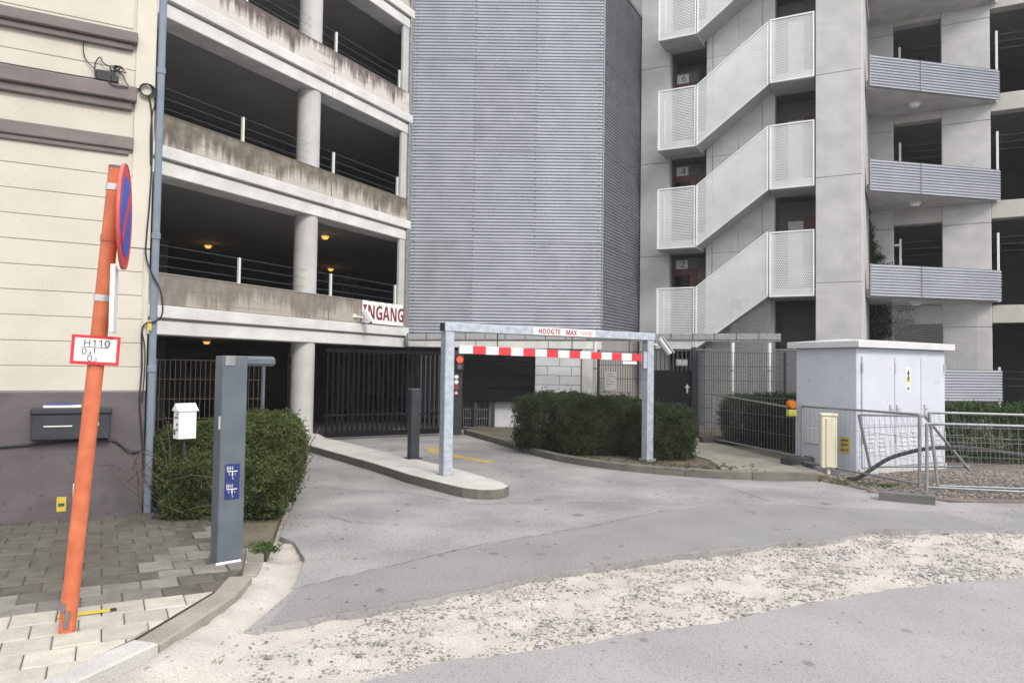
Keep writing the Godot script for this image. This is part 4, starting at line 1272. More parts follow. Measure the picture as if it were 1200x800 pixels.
func make_barrier() -> void:
	var ang := rad_to_deg(atan2(0.56, 0.83))
	var t := place(at(-0.89, 0, 10.23), ang)                  # x runs along the beam, away to the right
	var o := thing("height_barrier", "galvanised steel height barrier portal across the entrance lane", "barrier", t)
	var L := 3.83
	for x in [0.0, L]:
		var p := put_box(o, "post", Vector3(x - 0.072, 0.09, -0.072), Vector3(x + 0.072, 2.085, 0.072), M.galvanised, 0.01)
		put_box(p, "base_plate", Vector3(x - 0.1, 0.08, -0.1), Vector3(x + 0.1, 0.128, 0.1), M.galvanised_dull, 0.004)
	put_box(o, "beam", Vector3(-0.085, 2.09, -0.07), Vector3(L + 0.1, 2.215, 0.07), M.galvanised, 0.01)
	put_box(o, "beam_cap", Vector3(-0.092, 2.095, -0.066), Vector3(-0.086, 2.21, 0.066), M.dark_steel)
	put_box(o, "bracket", Vector3(L - 0.15, 1.62, 0.02), Vector3(L - 0.075, 1.9, 0.06), M.galvanised, 0.006)
	var b := thing("clearance_bar", "red and white striped clearance bar hanging under the portal beam", "barrier bar", t)
	var x0 := 0.18
	var x1 := L - 0.17
	for k in 16:
		var a := lerpf(x0, x1, k / 16.0)
		var c := lerpf(x0, x1, (k + 1) / 16.0)
		var y := lerpf(1.85, 1.8, (k + 0.5) / 16.0)
		put_box(b, "white_stripe" if k % 2 == 0 else "red_stripe", Vector3(a + 0.001, y - 0.057, -0.02), Vector3(c - 0.001, y + 0.057, 0.02), M.white if k % 2 == 0 else M.red, 0.003)
	for x in [0.82, 2.2, 3.4]:
		put_tube(b, "hanger", [Vector3(x, 1.88, 0), Vector3(x, 2.1, 0)], 0.008, M.dark_steel, 6)
	put_box(b, "tag", Vector3(x1 - 0.4, 1.69, -0.01), Vector3(x1 - 0.1, 1.735, 0.012), M.white, 0.003)
	var s := thing("height_sign", "long white plate with red letters giving the maximum height on the beam", "sign", t)
	put_box(s, "plate", Vector3(1.4, 2.1, 0.071), Vector3(2.6, 2.207, 0.08), M.white, 0.002)
	put_text(s, "lettering", "HOOGTE", 0.08, M.print_red, Transform3D(Basis.IDENTITY, Vector3(1.7, 2.154, 0.082)), 0.93, true)
	put_text(s, "lettering", "MAX", 0.08, M.print_red, Transform3D(Basis.IDENTITY, Vector3(2.12, 2.154, 0.082)), 0.9, true)
	put_text(s, "lettering", "1m90", 0.07, M.print_pale, Transform3D(Basis.IDENTITY, Vector3(2.42, 2.15, 0.082)), 1.0)
	# camera on the right end of the beam
	cctv("silver bullet camera pointing down at the right end of the portal beam", t * Vector3(L + 0.16, 2.13, 0.08), t * Vector3(L + 0.34, 1.88, 0.16), t * Vector3(L + 0.08, 2.05, 0.0), M.silver)
	cctv("white bullet camera in front of the entrance sign on the parapet", BX * loc(0.17, 2.86, -1.93), BX * loc(0.36, 2.6, -1.9), BX * loc(0.03, 2.74, -2.08), M.white)
	# bollard
	var bo := thing("bollard", "square black steel bollard standing on the concrete island", "bollard", place(at(-1.57, 0.12, 11.98), 30.0))
	put_box(bo, "bollard_shaft", Vector3(-0.075, 0, -0.075), Vector3(0.075, 1.1, 0.075), M.dark_steel, 0.006)
	put_box(bo, "bollard_cap", Vector3(-0.08, 1.102, -0.08), Vector3(0.08, 1.12, 0.08), M.post_grey, 0.006)
	put_box(bo, "base_plate", Vector3(-0.12, -0.002, -0.12), Vector3(0.12, 0.012, 0.12), M.dark_steel, 0.003)
	# entrance sign on the parapet
	var es := thing("entrance_sign", "white entrance sign board with maroon capitals on the parapet", "sign", BX)
	put_box(es, "board", loc(0.04, 2.6, -1.86), loc(0.085, 3.13, -0.3), M.white, 0.006)
	put_text(es, "lettering", "INGANG", 0.33, M.maroon, Transform3D(Basis(Vector3.UP, PI / 2.0), loc(0.087, 2.86, -1.06)), 0.86, true)
	for k in 3:
		put_box(es, "chipped_edge", loc(0.03, 3.125, -1.7 + k * 0.32), loc(0.088, 3.135, -1.55 + k * 0.32), M.ink)
	# steel tray that runs across the entrance
	var a := at(-2.62, 2.27, 18.45)
	var e := at(6.2, 2.33, 17.0)
	var tray := thing("cable_tray", "long galvanised cable tray of short segments running across the entrance", "cable tray")
	var d := (e - a).normalized()
	var tb := Basis(d, Vector3.UP, d.cross(Vector3.UP))
	var n := 18
	var len := a.distance_to(e)
	for k in n:
		var p := a.lerp(e, float(k) / n)
		put_box(tray, "tray_segment", Vector3(0.008, 0.0, -0.12), Vector3(len / n - 0.008, 0.15, 0.03), (M.tray_light if k < 9 else M.galvanised_dull), 0.006, Transform3D(tb, p))
		put_box(tray, "joint", Vector3(-0.011, 0.01, -0.11), Vector3(0.011, 0.16, 0.02), M.dark_steel, 0.0, Transform3D(tb, p))
	put_box(tray, "support_rail", Vector3(0, -0.035, -0.1), Vector3(len, -0.004, 0.01), M.galvanised_dull, 0.0, Transform3D(tb, a))
	for q in [[1.99, 17.66], [5.12, 17.12], [5.93, 17.0]]:
		var pp := put_tube(tray, "support_pipe", [at(q[0], 0.05, q[1]), at(q[0], 2.26, q[1])], 0.045, M.off_white, 12)
		for y in [0.7, 1.6]:
			put_tube(pp, "clip", [at(q[0], y, q[1]), at(q[0], y + 0.03, q[1])], 0.052, M.fence_steel, 12)


func cctv(label: String, a: Vector3, b: Vector3, root: Vector3, mat: Material) -> void:
	var o := thing("security_camera", label, "camera", place(root))
	a -= root
	b -= root
	var d := (b - a).normalized()
	put_tube(o, "camera_body", [a, b], 0.062, mat, 18)
	var m := Build.new()
	var side := d.cross(Vector3.UP).normalized()
	var up := side.cross(d)
	m.box(Transform3D(Basis(side, up, -d), (a + b) / 2.0 + up * 0.055 + d * 0.02), Vector3(0.14, 0.02, a.distance_to(b) + 0.03), 0.006)
	put(o, "sun_shield", m.mesh(), mat)
	put_tube(o, "lens", [b - d * 0.01, b + d * 0.004], 0.045, M.glass_dark, 16)
	put_tube(o, "bracket", [Vector3.ZERO, (a + b) / 2.0 - up * 0.05], 0.018, mat, 8)
	m = Build.new()
	m.box(Transform3D(Basis.IDENTITY, Vector3.ZERO), Vector3(0.08, 0.08, 0.08), 0.01)
	put(o, "mount", m.mesh(), mat)


func make_entrance() -> void:
	# sliding gate of dark bars, from the round column to the signal post
	var a := at(-4.0, 0.0, 15.85)
	var e := at(-1.36, 0.0, 17.55)
	var d := (e - a).normalized()
	var len := a.distance_to(e)
	var t := Transform3D(Basis(d, Vector3.UP, d.cross(Vector3.UP)), a)
	var g := thing("sliding_gate", "closed dark sliding gate of vertical bars beside the round column", "gate", t)
	put_box(g, "bottom_rail", Vector3(0, 0.05, -0.03), Vector3(len, 0.17, 0.03), M.gate_black, 0.006)
	put_box(g, "top_rail", Vector3(0, 1.88, -0.03), Vector3(len, 1.96, 0.03), M.gate_black, 0.006)
	put_box(g, "middle_rail", Vector3(0, 0.5, -0.02), Vector3(len, 0.55, 0.02), M.gate_black, 0.004)
	var n := 27
	for k in n:
		var x := len * (k + 0.5) / n
		put_box(g, "bar", Vector3(x - 0.018, 0.171, -0.018), Vector3(x + 0.018, 1.879, 0.018), M.dark_steel if x > len * 0.72 else M.gate_black, 0.004)
	# signal post with red lamp and small signs
	var s := thing("signal_post", "flat black signal post with four little signs at the entrance", "signal post", place(at(-1.27, 0, 17.5)))
	put_box(s, "post_body", Vector3(-0.11, 0, -0.06), Vector3(0.11, 2.0, 0.03), M.dark_steel, 0.008)
	var ys := [1.37, 1.25, 1.13]
	for k in 3:
		var m := Build.new()
		m.disc(Transform3D(Basis.IDENTITY, Vector3(-0.03, ys[k], 0.031)), 0.052, 0, 0.006, 20)
		var p := put(s, "round_sign", m.mesh(), M.off_white if k < 2 else M.sign_red)
		m = Build.new()
		m.disc(Transform3D(Basis.IDENTITY, Vector3(-0.03, ys[k], 0.0375)), 0.036, 0, 0.003, 20)
		put(p, "sign_face", m.mesh(), M.white if k < 2 else M.ink)
	var m2 := Build.new()
	m2.plate(Transform3D(Basis.IDENTITY, Vector3(-0.03, 1.0, 0.031)), PackedVector2Array([Vector2(-0.06, -0.045), Vector2(0.06, -0.045), Vector2(0, 0.06)]), 0, 0.006)
	put(s, "warning_triangle", m2.mesh(), M.print_pale)
	m2 = Build.new()
	m2.plate(Transform3D(Basis.IDENTITY, Vector3(-0.03, 0.995, 0.038)), PackedVector2Array([Vector2(-0.035, -0.028), Vector2(0.035, -0.028), Vector2(0, 0.035)]), 0, 0.003)
	put(s, "sign_face", m2.mesh(), M.white)
	var tl := thing("traffic_light", "small traffic light with its red lamp lit on the signal post", "traffic light", place(at(-1.22, 1.78, 17.42)))
	put_box(tl, "housing", Vector3(-0.09, -0.27, -0.06), Vector3(0.09, 0.11, 0.04), M.black, 0.012)
	put_tube(tl, "red_lens", [Vector3(0, 0, 0.03), Vector3(0, 0, 0.055)], 0.075, M.red_glow, 20)
	put_tube(tl, "green_lens", [Vector3(0, -0.17, 0.03), Vector3(0, -0.17, 0.05)], 0.06, M.post_grey, 20)
	var l := OmniLight3D.new()
	l.name = "red_light"
	l.light_color = Color(1.0, 0.2, 0.08)
	l.light_energy = 0.012
	l.light_size = 0.06
	l.omni_range = 10.0
	l.omni_attenuation = 2.0
	l.shadow_enabled = true
	l.position = Vector3(0, 0, 0.12)
	tl.add_child(l, true)
	# a second set of signs, on a post in the shade left of the column
	var s2 := thing("sign_strip", "dim strip of small signs in the dark bay left of the round column", "sign", place(at(-4.85, 0, 16.3)))
	put_box(s2, "post_body", Vector3(-0.09, 0, -0.05), Vector3(0.09, 2.05, 0.02), M.dark_steel, 0.006)
	for y in [1.95, 1.82]:
		var m := Build.new()
		m.disc(Transform3D(Basis.IDENTITY, Vector3(0, y, 0.021)), 0.05, 0, 0.005, 18)
		put(s2, "round_sign", m.mesh(), M.fence_steel)
	m2 = Build.new()
	m2.plate(Transform3D(Basis.IDENTITY, Vector3(0, 1.58, 0.021)), PackedVector2Array([Vector2(-0.06, -0.045), Vector2(0.06, -0.045), Vector2(0, 0.06)]), 0, 0.005)
	put(s2, "warning_triangle", m2.mesh(), M.fence_steel)
	# wire fence in the left bay
	fence_panel_mesh("garden_fence", "brownish wire mesh fence in the dark bay behind the white letterbox", at(-5.7, 0.05, 11.8), at(-4.2, 0.05, 12.5), 1.62, M.post_grey, M.bark, 22, 5)
	# yard fence and gate under the tray on the right
	fence_panel_mesh("yard_fence", "dark wire mesh fence panel in front of the white perforated screens", at(4.25, 0.08, 16.85), at(6.15, 0.08, 16.6), 1.96, M.dark_steel, M.dark_steel, 38, 6)
	fence_panel_mesh("yard_fence", "narrow wire mesh fence panel right of the white pipe", at(2.06, 0.08, 17.5), at(3.15, 0.08, 17.1), 1.96, M.dark_steel, M.dark_steel, 20, 6)
	var wb := thing("notice_board", "white notice board with lines of print on the wire fence", "sign", place(at(2.32, 1.32, 17.33), 18.0))
	put_box(wb, "board", Vector3(-0.15, -0.2, 0), Vector3(0.15, 0.22, 0.02), M.inside, 0.003)
	for k in 6:
		put_box(wb, "print", Vector3(-0.12, 0.17 - k * 0.06, 0.0205), Vector3(0.04 + 0.07 * sin(k * 2.3), 0.182 - k * 0.06, 0.0225), M.ink)
	var gt := thing("yard_gate", "black steel yard gate with handle and small notice", "gate", place(at(3.22, 0.08, 16.95), 4.0))
	put_box(gt, "gate_leaf", Vector3(0.05, 0.05, -0.02), Vector3(0.98, 1.52, 0.02), M.gate_black, 0.006)
	for x in [0.0, 0.98]:
		put_box(gt, "gate_post", Vector3(x - 0.05, 0, -0.05), Vector3(x + 0.05, 2.06, 0.05), M.dark_steel, 0.006)
	put_box(gt, "top_rail", Vector3(0.05, 1.96, -0.02), Vector3(0.93, 2.02, 0.02), M.dark_steel, 0.004)
	for k in 9:
		var x := 0.1 + k * 0.1
		put_box(gt, "bar", Vector3(x - 0.012, 1.521, -0.012), Vector3(x + 0.012, 1.959, 0.012), M.dark_steel)
	put_box(gt, "notice", Vector3(0.55, 1.62, 0.021), Vector3(0.83, 1.78, 0.03), M.block_grey, 0.002)
	put_box(gt, "notice_field", Vector3(0.57, 1.64, 0.031), Vector3(0.685, 1.76, 0.034), M.fence_steel)
	put_box(gt, "notice_field", Vector3(0.695, 1.64, 0.031), Vector3(0.81, 1.76, 0.034), M.fence_steel)
	put_box(gt, "handle", Vector3(0.8, 1.0, 0.021), Vector3(0.84, 1.2, 0.04), M.silver, 0.006)
	put_box(gt, "handle", Vector3(0.76, 1.12, 0.041), Vector3(0.87, 1.15, 0.06), M.silver, 0.006)


func fence_panel_mesh(called: String, label: String, a: Vector3, e: Vector3, h: float, frame: Material, wire: Material, nx: int, ny: int) -> void:
	var o := thing(called, label, "fence")
	var s := e - a
	for k in 2:
		var p := a + s * k
		put_tube(o, "fence_post", [p, p + Vector3(0, h, 0)], 0.035, frame, 8)
	var m := Build.new()
	m.wires(a + Vector3(0, 0.03, 0), s, Vector3(0, h - 0.05, 0), nx, ny, 0.0055, Vector3(0, 0, 0.008))
	put(o, "wire_mesh", m.mesh(), wire)


# ---------------------------------------------------------------- cabinet and site fence
func site_fence(label: String, p: Array, nx: int, ny: int) -> Node3D:      # four corners: bottom a, bottom b, top b, top a
	var o := thing("site_fence_panel", label, "fence", Transform3D.IDENTITY, "grey construction fence panels around the cabinet")
	put_tube(o, "side_tube", [p[0] - Vector3(0, 0.06, 0), p[3]], 0.021, M.fence_steel, 10)
	put_tube(o, "side_tube", [p[1] - Vector3(0, 0.06, 0), p[2]], 0.021, M.fence_steel, 10)
	put_tube(o, "bottom_tube", [p[0], p[1]], 0.016, M.fence_steel, 10)
	put_tube(o, "top_tube", [p[3], p[2]], 0.018, M.fence_steel, 10)
	var m := Build.new()
	m.wires(p[0], p[1] - p[0], p[3] - p[0], nx, ny, 0.0022)
	put(o, "wire_mesh", m.mesh(), M.fence_steel)
	return o


func make_cabinet() -> void:
	var t := place(at(5.4, 0, 11.55), rad_to_deg(atan2(0.45, 0.89)))       # x along the door front, -z into the cabinet
	var o := thing("transformer_cabinet", "pale grey electrical cabinet house with flat roof and double doors", "cabinet", t)
	var w := 2.2
	var dp := 1.2
	put_box(o, "cabinet_body", Vector3(0, 0.0, -dp), Vector3(w, 2.0, 0), M.cabinet, 0.015)
	var m := Build.new()
	var top := PackedVector2Array([Vector2(-0.1, -dp - 0.1), Vector2(w + 0.1, -dp - 0.1), Vector2(w + 0.1, 0.11), Vector2(-0.1, 0.11)])
	m.prism(Transform3D.IDENTITY, top, 2.002, 2.105, 0.008)
	put(o, "roof_edge", m.mesh(), M.cabinet_roof)
	m = Build.new()
	var ridge := [Vector3(0.5, 2.165, -dp / 2.0), Vector3(w - 0.5, 2.165, -dp / 2.0)]
	var eaves := []
	for q in top:
		eaves.append(Vector3(q.x, 2.104, q.y) + Vector3(signf(w / 2.0 - q.x), 0, signf(-dp / 2.0 - q.y)) * 0.012)
	m.face([eaves[0], eaves[1], ridge[1], ridge[0]], Vector3(0, 1, -0.2))
	m.face([eaves[1], eaves[2], ridge[1]], Vector3(0.2, 1, 0))
	m.face([eaves[2], eaves[3], ridge[0], ridge[1]], Vector3(0, 1, 0.2))
	m.face([eaves[3], eaves[0], ridge[0]], Vector3(-0.2, 1, 0))
	put(o, "roof_top", m.mesh(), M.cabinet_roof)
	var xs := [0.09, 0.86, 1.52, 2.12]
	for k in 3:
		var d := put_box(o, "door", Vector3(xs[k] + 0.006, 0.75 if k == 9 else 0.12, 0.001), Vector3(xs[k + 1] - 0.006, 1.86, 0.03), M.cabinet, 0.006)
		for j in 5:                              # louvred vents low in each door
			for q in 2:
				put_box(d, "metal_rib", Vector3(xs[k] + 0.12 + q * 0.26, 0.36 + j * 0.07, 0.026), Vector3(xs[k] + 0.27 + q * 0.26, 0.385 + j * 0.07, 0.042), M.cabinet_roof, 0.005)
		put_box(d, "hinge", Vector3(xs[k] - 0.004 if k < 2 else xs[k + 1] - 0.004, 1.62, 0.02), Vector3((xs[k] if k < 2 else xs[k + 1]) + 0.022, 1.76, 0.045), M.silver, 0.003)
		put_box(d, "hinge", Vector3(xs[k] - 0.004 if k < 2 else xs[k + 1] - 0.004, 0.5, 0.02), Vector3((xs[k] if k < 2 else xs[k + 1]) + 0.022, 0.64, 0.045), M.silver, 0.003)
	put_box(o, "door_seam", Vector3(0.1, 0.742, 0.0302), Vector3(2.11, 0.75, 0.0325), M.post_grey)
	for x in [0.74, 0.9, 1.6]:
		put_box(o, "handle", Vector3(x - 0.015, 0.92, 0.031), Vector3(x + 0.02, 1.1, 0.05), M.silver, 0.004)
		put_box(o, "handle", Vector3(x - 0.01, 1.02, 0.05), Vector3(x + 0.07, 1.045, 0.065), M.silver, 0.004)
	put_box(o, "plinth", Vector3(0.02, -0.05, -dp + 0.02), Vector3(w - 0.02, 0.1, 0.028), M.concrete)
	var a := put_box(o, "pictogram_plate", Vector3(1.12, 1.43, 0.031), Vector3(1.25, 1.7, 0.036), M.white, 0.002)
	put_box(a, "pictogram", Vector3(1.14, 1.455, 0.0365), Vector3(1.23, 1.55, 0.038), M.lamp_yellow)
	put_box(a, "pictogram", Vector3(1.17, 1.49, 0.0385), Vector3(1.2, 1.66, 0.04), M.ink)
	put_box(a, "pictogram", Vector3(1.15, 1.6, 0.0385), Vector3(1.22, 1.62, 0.04), M.ink)
	put_box(o, "small_plate", Vector3(1.12, 1.3, 0.031), Vector3(1.25, 1.41, 0.036), M.white, 0.002)
	put_box(o, "plate_print", Vector3(1.15, 1.33, 0.0365), Vector3(1.22, 1.385, 0.038), M.fence_steel)
	put_box(o, "side_label", Vector3(-0.008, 0.33, -0.32), Vector3(-0.002, 0.58, -0.13), M.yellow, 0.002)
	for y in [0.37, 0.45, 0.52]:
		put_box(o, "label_print", Vector3(-0.0105, y, -0.29), Vector3(-0.0085, y + 0.025, -0.16), M.ink)
	put_box(o, "side_plate", Vector3(-0.02, 0.42, -0.98), Vector3(-0.002, 0.68, -0.72), M.cabinet_roof, 0.006)
	# cream meter post
	var mp := thing("meter_post", "cream plastic meter post standing before the cabinet side", "post", place(at(4.93, 0.02, 11.5), -10.0))
	put_box(mp, "post_body", Vector3(-0.115, 0.1, -0.07), Vector3(0.115, 0.9, 0.07), M.meter, 0.015)
	put_box(mp, "post_cap", Vector3(-0.125, 0.902, -0.08), Vector3(0.125, 0.95, 0.08), M.meter, 0.012)
	put_box(mp, "front_ridge", Vector3(-0.05, 0.12, 0.071), Vector3(0.05, 0.88, 0.09), M.meter, 0.008)
	put_tube(mp, "foot_tube", [Vector3(0, -0.1, 0), Vector3(0, 0.1, 0)], 0.03, M.off_white)
	# construction fence
	site_fence("fence panel along the footpath with the amber lamp on its post", [at(4.3, 0.16, 15.7), at(4.79, 0.2, 12.42), at(4.79, 0.99, 12.42), at(4.3, 1.1, 15.7)], 30, 3)
	site_fence("fence panel in front of the cabinet's side and doors", [at(4.8, 0.13, 12.2), at(5.43, 0.14, 9.84), at(5.43, 1.06, 9.84), at(4.8, 1.04, 12.2)], 24, 3)
	site_fence("fence panel cut by the right edge nearest the dark foot block", [at(5.46, 0.12, 9.72), at(8.6, 0.1, 9.05), at(8.6, 0.95, 9.05), at(5.46, 0.95, 9.72)], 30, 5)
	site_fence("fence panel standing just behind the one at the right edge", [at(5.76, 0.1, 9.98), at(9.0, 0.1, 9.55), at(8.95, 1.06, 9.55), at(5.66, 1.08, 10.02)], 30, 5)
	site_fence("tilted fence panel leaning behind the others before the cabinet doors", [at(5.42, 0.2, 11.15), at(6.75, 0.25, 10.9), at(5.9, 1.0, 10.55), at(5.17, 0.98, 11.0)], 16, 5)
	var fb := [["dark foot block under the two fence posts at the right", at(4.98, -0.01, 9.32), 28.0, 0.62], ["dark foot block at the corner of the cabinet under the amber lamp", at(4.74, 0.08, 12.25), 20.0, 0.5], ["dark foot block at the far end of the footpath fence", at(4.33, 0.085, 15.72), 5.0, 0.6]]
	for k in 3:
		var f: Array = fb[k]
		var b := thing("fence_foot", f[0], "fence foot", place(f[1], f[2] + (-58.0 if k == 0 else 0.0)), "fence foot blocks")
		m = Build.new()
		var l: float = f[3] / 2.0
		m.prism(Transform3D(Basis(Vector3(0, 0, 1), 0), Vector3.ZERO), PackedVector2Array([Vector2(-l, -0.11), Vector2(l, -0.11), Vector2(l, 0.11), Vector2(-l, 0.11)]), 0.0, 0.13, 0.02)
		put(b, "block_body", m.mesh(), M.block_grey if k == 0 else M.rubber)
		m = Build.new()
		for x in [-0.18, -0.06, 0.06, 0.18]:
			m.tube([Vector3(x * l / 0.3, 0.12, 0), Vector3(x * l / 0.3, 0.134, 0)], 0.03, 12)
		put(b, "sockets", m.mesh(), M.black)
	var wl := thing("warning_lamp", "amber warning lamp on a yellow battery box fixed to the fence", "lamp", place(at(4.7, 0.86, 12.4), 15.0))
	put_box(wl, "battery_box", Vector3(-0.075, 0, -0.05), Vector3(0.075, 0.11, 0.05), M.lamp_yellow, 0.01)
	m = Build.new()
	m.tube([Vector3(0, 0.2, -0.045), Vector3(0, 0.2, -0.02), Vector3(0, 0.2, 0.02), Vector3(0, 0.2, 0.045)], 0.068, 22)
	put(wl, "amber_lens", m.mesh(), M.amber)
	put_box(wl, "lens_rim", Vector3(-0.03, 0.11, -0.03), Vector3(0.03, 0.13, 0.03), M.black)
	var hs := thing("hose", "thick black hose rising from the gravel and arching over to the right", "hose")
	put_tube(hs, "hose_run", curve([at(5.0, 0.035, 11.0), at(5.14, 0.08, 10.9), at(5.45, 0.35, 10.75), at(5.7, 0.48, 10.6), at(5.95, 0.55, 10.5), at(6.3, 0.57, 10.4), at(6.9, 0.52, 10.3), at(7.8, 0.35, 10.2), at(9.0, 0.1, 10.1)]), 0.03, M.rubber, 10)


# ---------------------------------------------------------------- plants and stones
func sprig_mesh(sd: int, leaf: float, n: int) -> Mesh:
	var r := RandomNumberGenerator.new()
	r.seed = sd
	var m := Build.new()
	for i in n:
		var d := Vector3(r.randf_range(-1, 1), r.randf_range(-0.4, 1.2), r.randf_range(-1, 1)).normalized()
		var s := d.cross(Vector3(r.randf_range(-1, 1), r.randf_range(-1, 1), r.randf_range(-1, 1))).normalized()
		var base := Vector3(0, 1, 0) * leaf * r.randf_range(-0.4, 1.2) + d * leaf * 0.15
		var l := leaf * r.randf_range(0.8, 1.25)
		var w := l * 0.22
		var mid := base + d * l * 0.5
		var tip := base + d * l
		m.tri(base, mid + s * w, tip)
		m.tri(base, tip, mid - s * w)
	return m.mesh()


# blobs: [centre (x, y, depth), half sizes, turn]; leaves fill a shell under an uneven skin
func hedge(label: String, blobs: Array, n: int, leaf: float, dark: Color, light: Color, sd: int, category := "hedge", shell := 0.45) -> Node3D:
	var o := thing("hedge", label, category)
	var r := RandomNumberGenerator.new()
	r.seed = sd
	var ns := FastNoiseLite.new()
	ns.seed = sd
	ns.frequency = 1.6
	var total := 0.0
	for b in blobs:
		total += b[1].x * b[1].y + b[1].y * b[1].z + b[1].x * b[1].z
	var where: Array[Transform3D] = []
	var tints := PackedColorArray()
	for b in blobs:
		var h: Vector3 = b[1]
		var c := at(b[0].x, b[0].y, b[0].z)
		var bas := Basis(Vector3.UP, deg_to_rad(b[2]))
		var want := int(n * (h.x * h.y + h.y * h.z + h.x * h.z) / total)
		var got := 0
		var tries := 0
		while got < want and tries < want * 30:
			tries += 1
			var q := Vector3(r.randf_range(-1.15, 1.15), r.randf_range(-1, 1.15), r.randf_range(-1.15, 1.15))
			var f := pow(absf(q.x), 3.5) + pow(absf(q.y), 3.5) + pow(absf(q.z), 3.5)
			var p := c + bas * (q * h)
			var lim := 1.0 + 0.5 * ns.get_noise_3dv(p * 1.3) + 0.35 * ns.get_noise_3dv(p * 4.0)
			if r.randf() < 0.025:                            # stray shoots
				lim *= 1.5
			if f > lim or f < lim * shell * r.randf() or p.y < 0.06:
				continue
			got += 1
			var outward := (bas * Vector3(q.x, q.y * 1.0, q.z)).normalized()
			var up := (outward + Vector3(r.randf_range(-0.7, 0.7), r.randf_range(-0.2, 0.9), r.randf_range(-0.7, 0.7))).normalized()
			var x := up.cross(Vector3(r.randf_range(-1, 1), r.randf_range(-1, 1), r.randf_range(-1, 1))).normalized()
			var sc := r.randf_range(0.75, 1.3)
			where.append(Transform3D(Basis(x, up, x.cross(up)).scaled(Vector3.ONE * sc), p))
			var k := clampf(0.5 + 0.9 * ns.get_noise_3dv(p * 2.2 + Vector3(9, 9, 9)) + r.randf_range(-0.35, 0.35), 0.0, 1.0)
			tints.append(dark.lerp(light, k))
	var mm := MultiMesh.new()
	mm.transform_format = MultiMesh.TRANSFORM_3D
	mm.use_colors = true
	mm.mesh = sprig_mesh(sd + 1, leaf, 7)
	mm.instance_count = where.size()
	for i in where.size():
		mm.set_instance_transform(i, where[i])
		mm.set_instance_color(i, tints[i])
	var mi := MultiMeshInstance3D.new()
	mi.name = "foliage"
	mi.multimesh = mm
	mi.material_override = M.leaf
	tag(mi, "", "", "", "stuff")
	o.add_child(mi, true)
	# stems that branch up from the ground
	var m := Build.new()
	for b in blobs:
		var h: Vector3 = b[1]
		var bas := Basis(Vector3.UP, deg_to_rad(b[2]))
		for i in int(6 + h.x * 8):
			var g := at(b[0].x, 0.04, b[0].z) + bas * Vector3(r.randf_range(-0.85, 0.85) * h.x, 0, r.randf_range(-0.5, 0.5) * h.z)
			var e := g + Vector3(r.randf_range(-0.25, 0.25), b[0].y + h.y * r.randf_range(0.2, 0.8), r.randf_range(-0.25, 0.25))
			var mid := g.lerp(e, 0.5) + Vector3(r.randf_range(-0.08, 0.08), 0, r.randf_range(-0.08, 0.08))
			m.tube([g, mid, e], 0.014, 5, 0.005, false)
			for k in 3:
				var s := g.lerp(e, r.randf_range(0.3, 0.9))
				m.tube([s, s + Vector3(r.randf_range(-0.25, 0.25), r.randf_range(0.05, 0.25), r.randf_range(-0.25, 0.25))], 0.006, 4, 0.003, false)
	put(o, "stems", m.mesh(), M.bark)
	return o


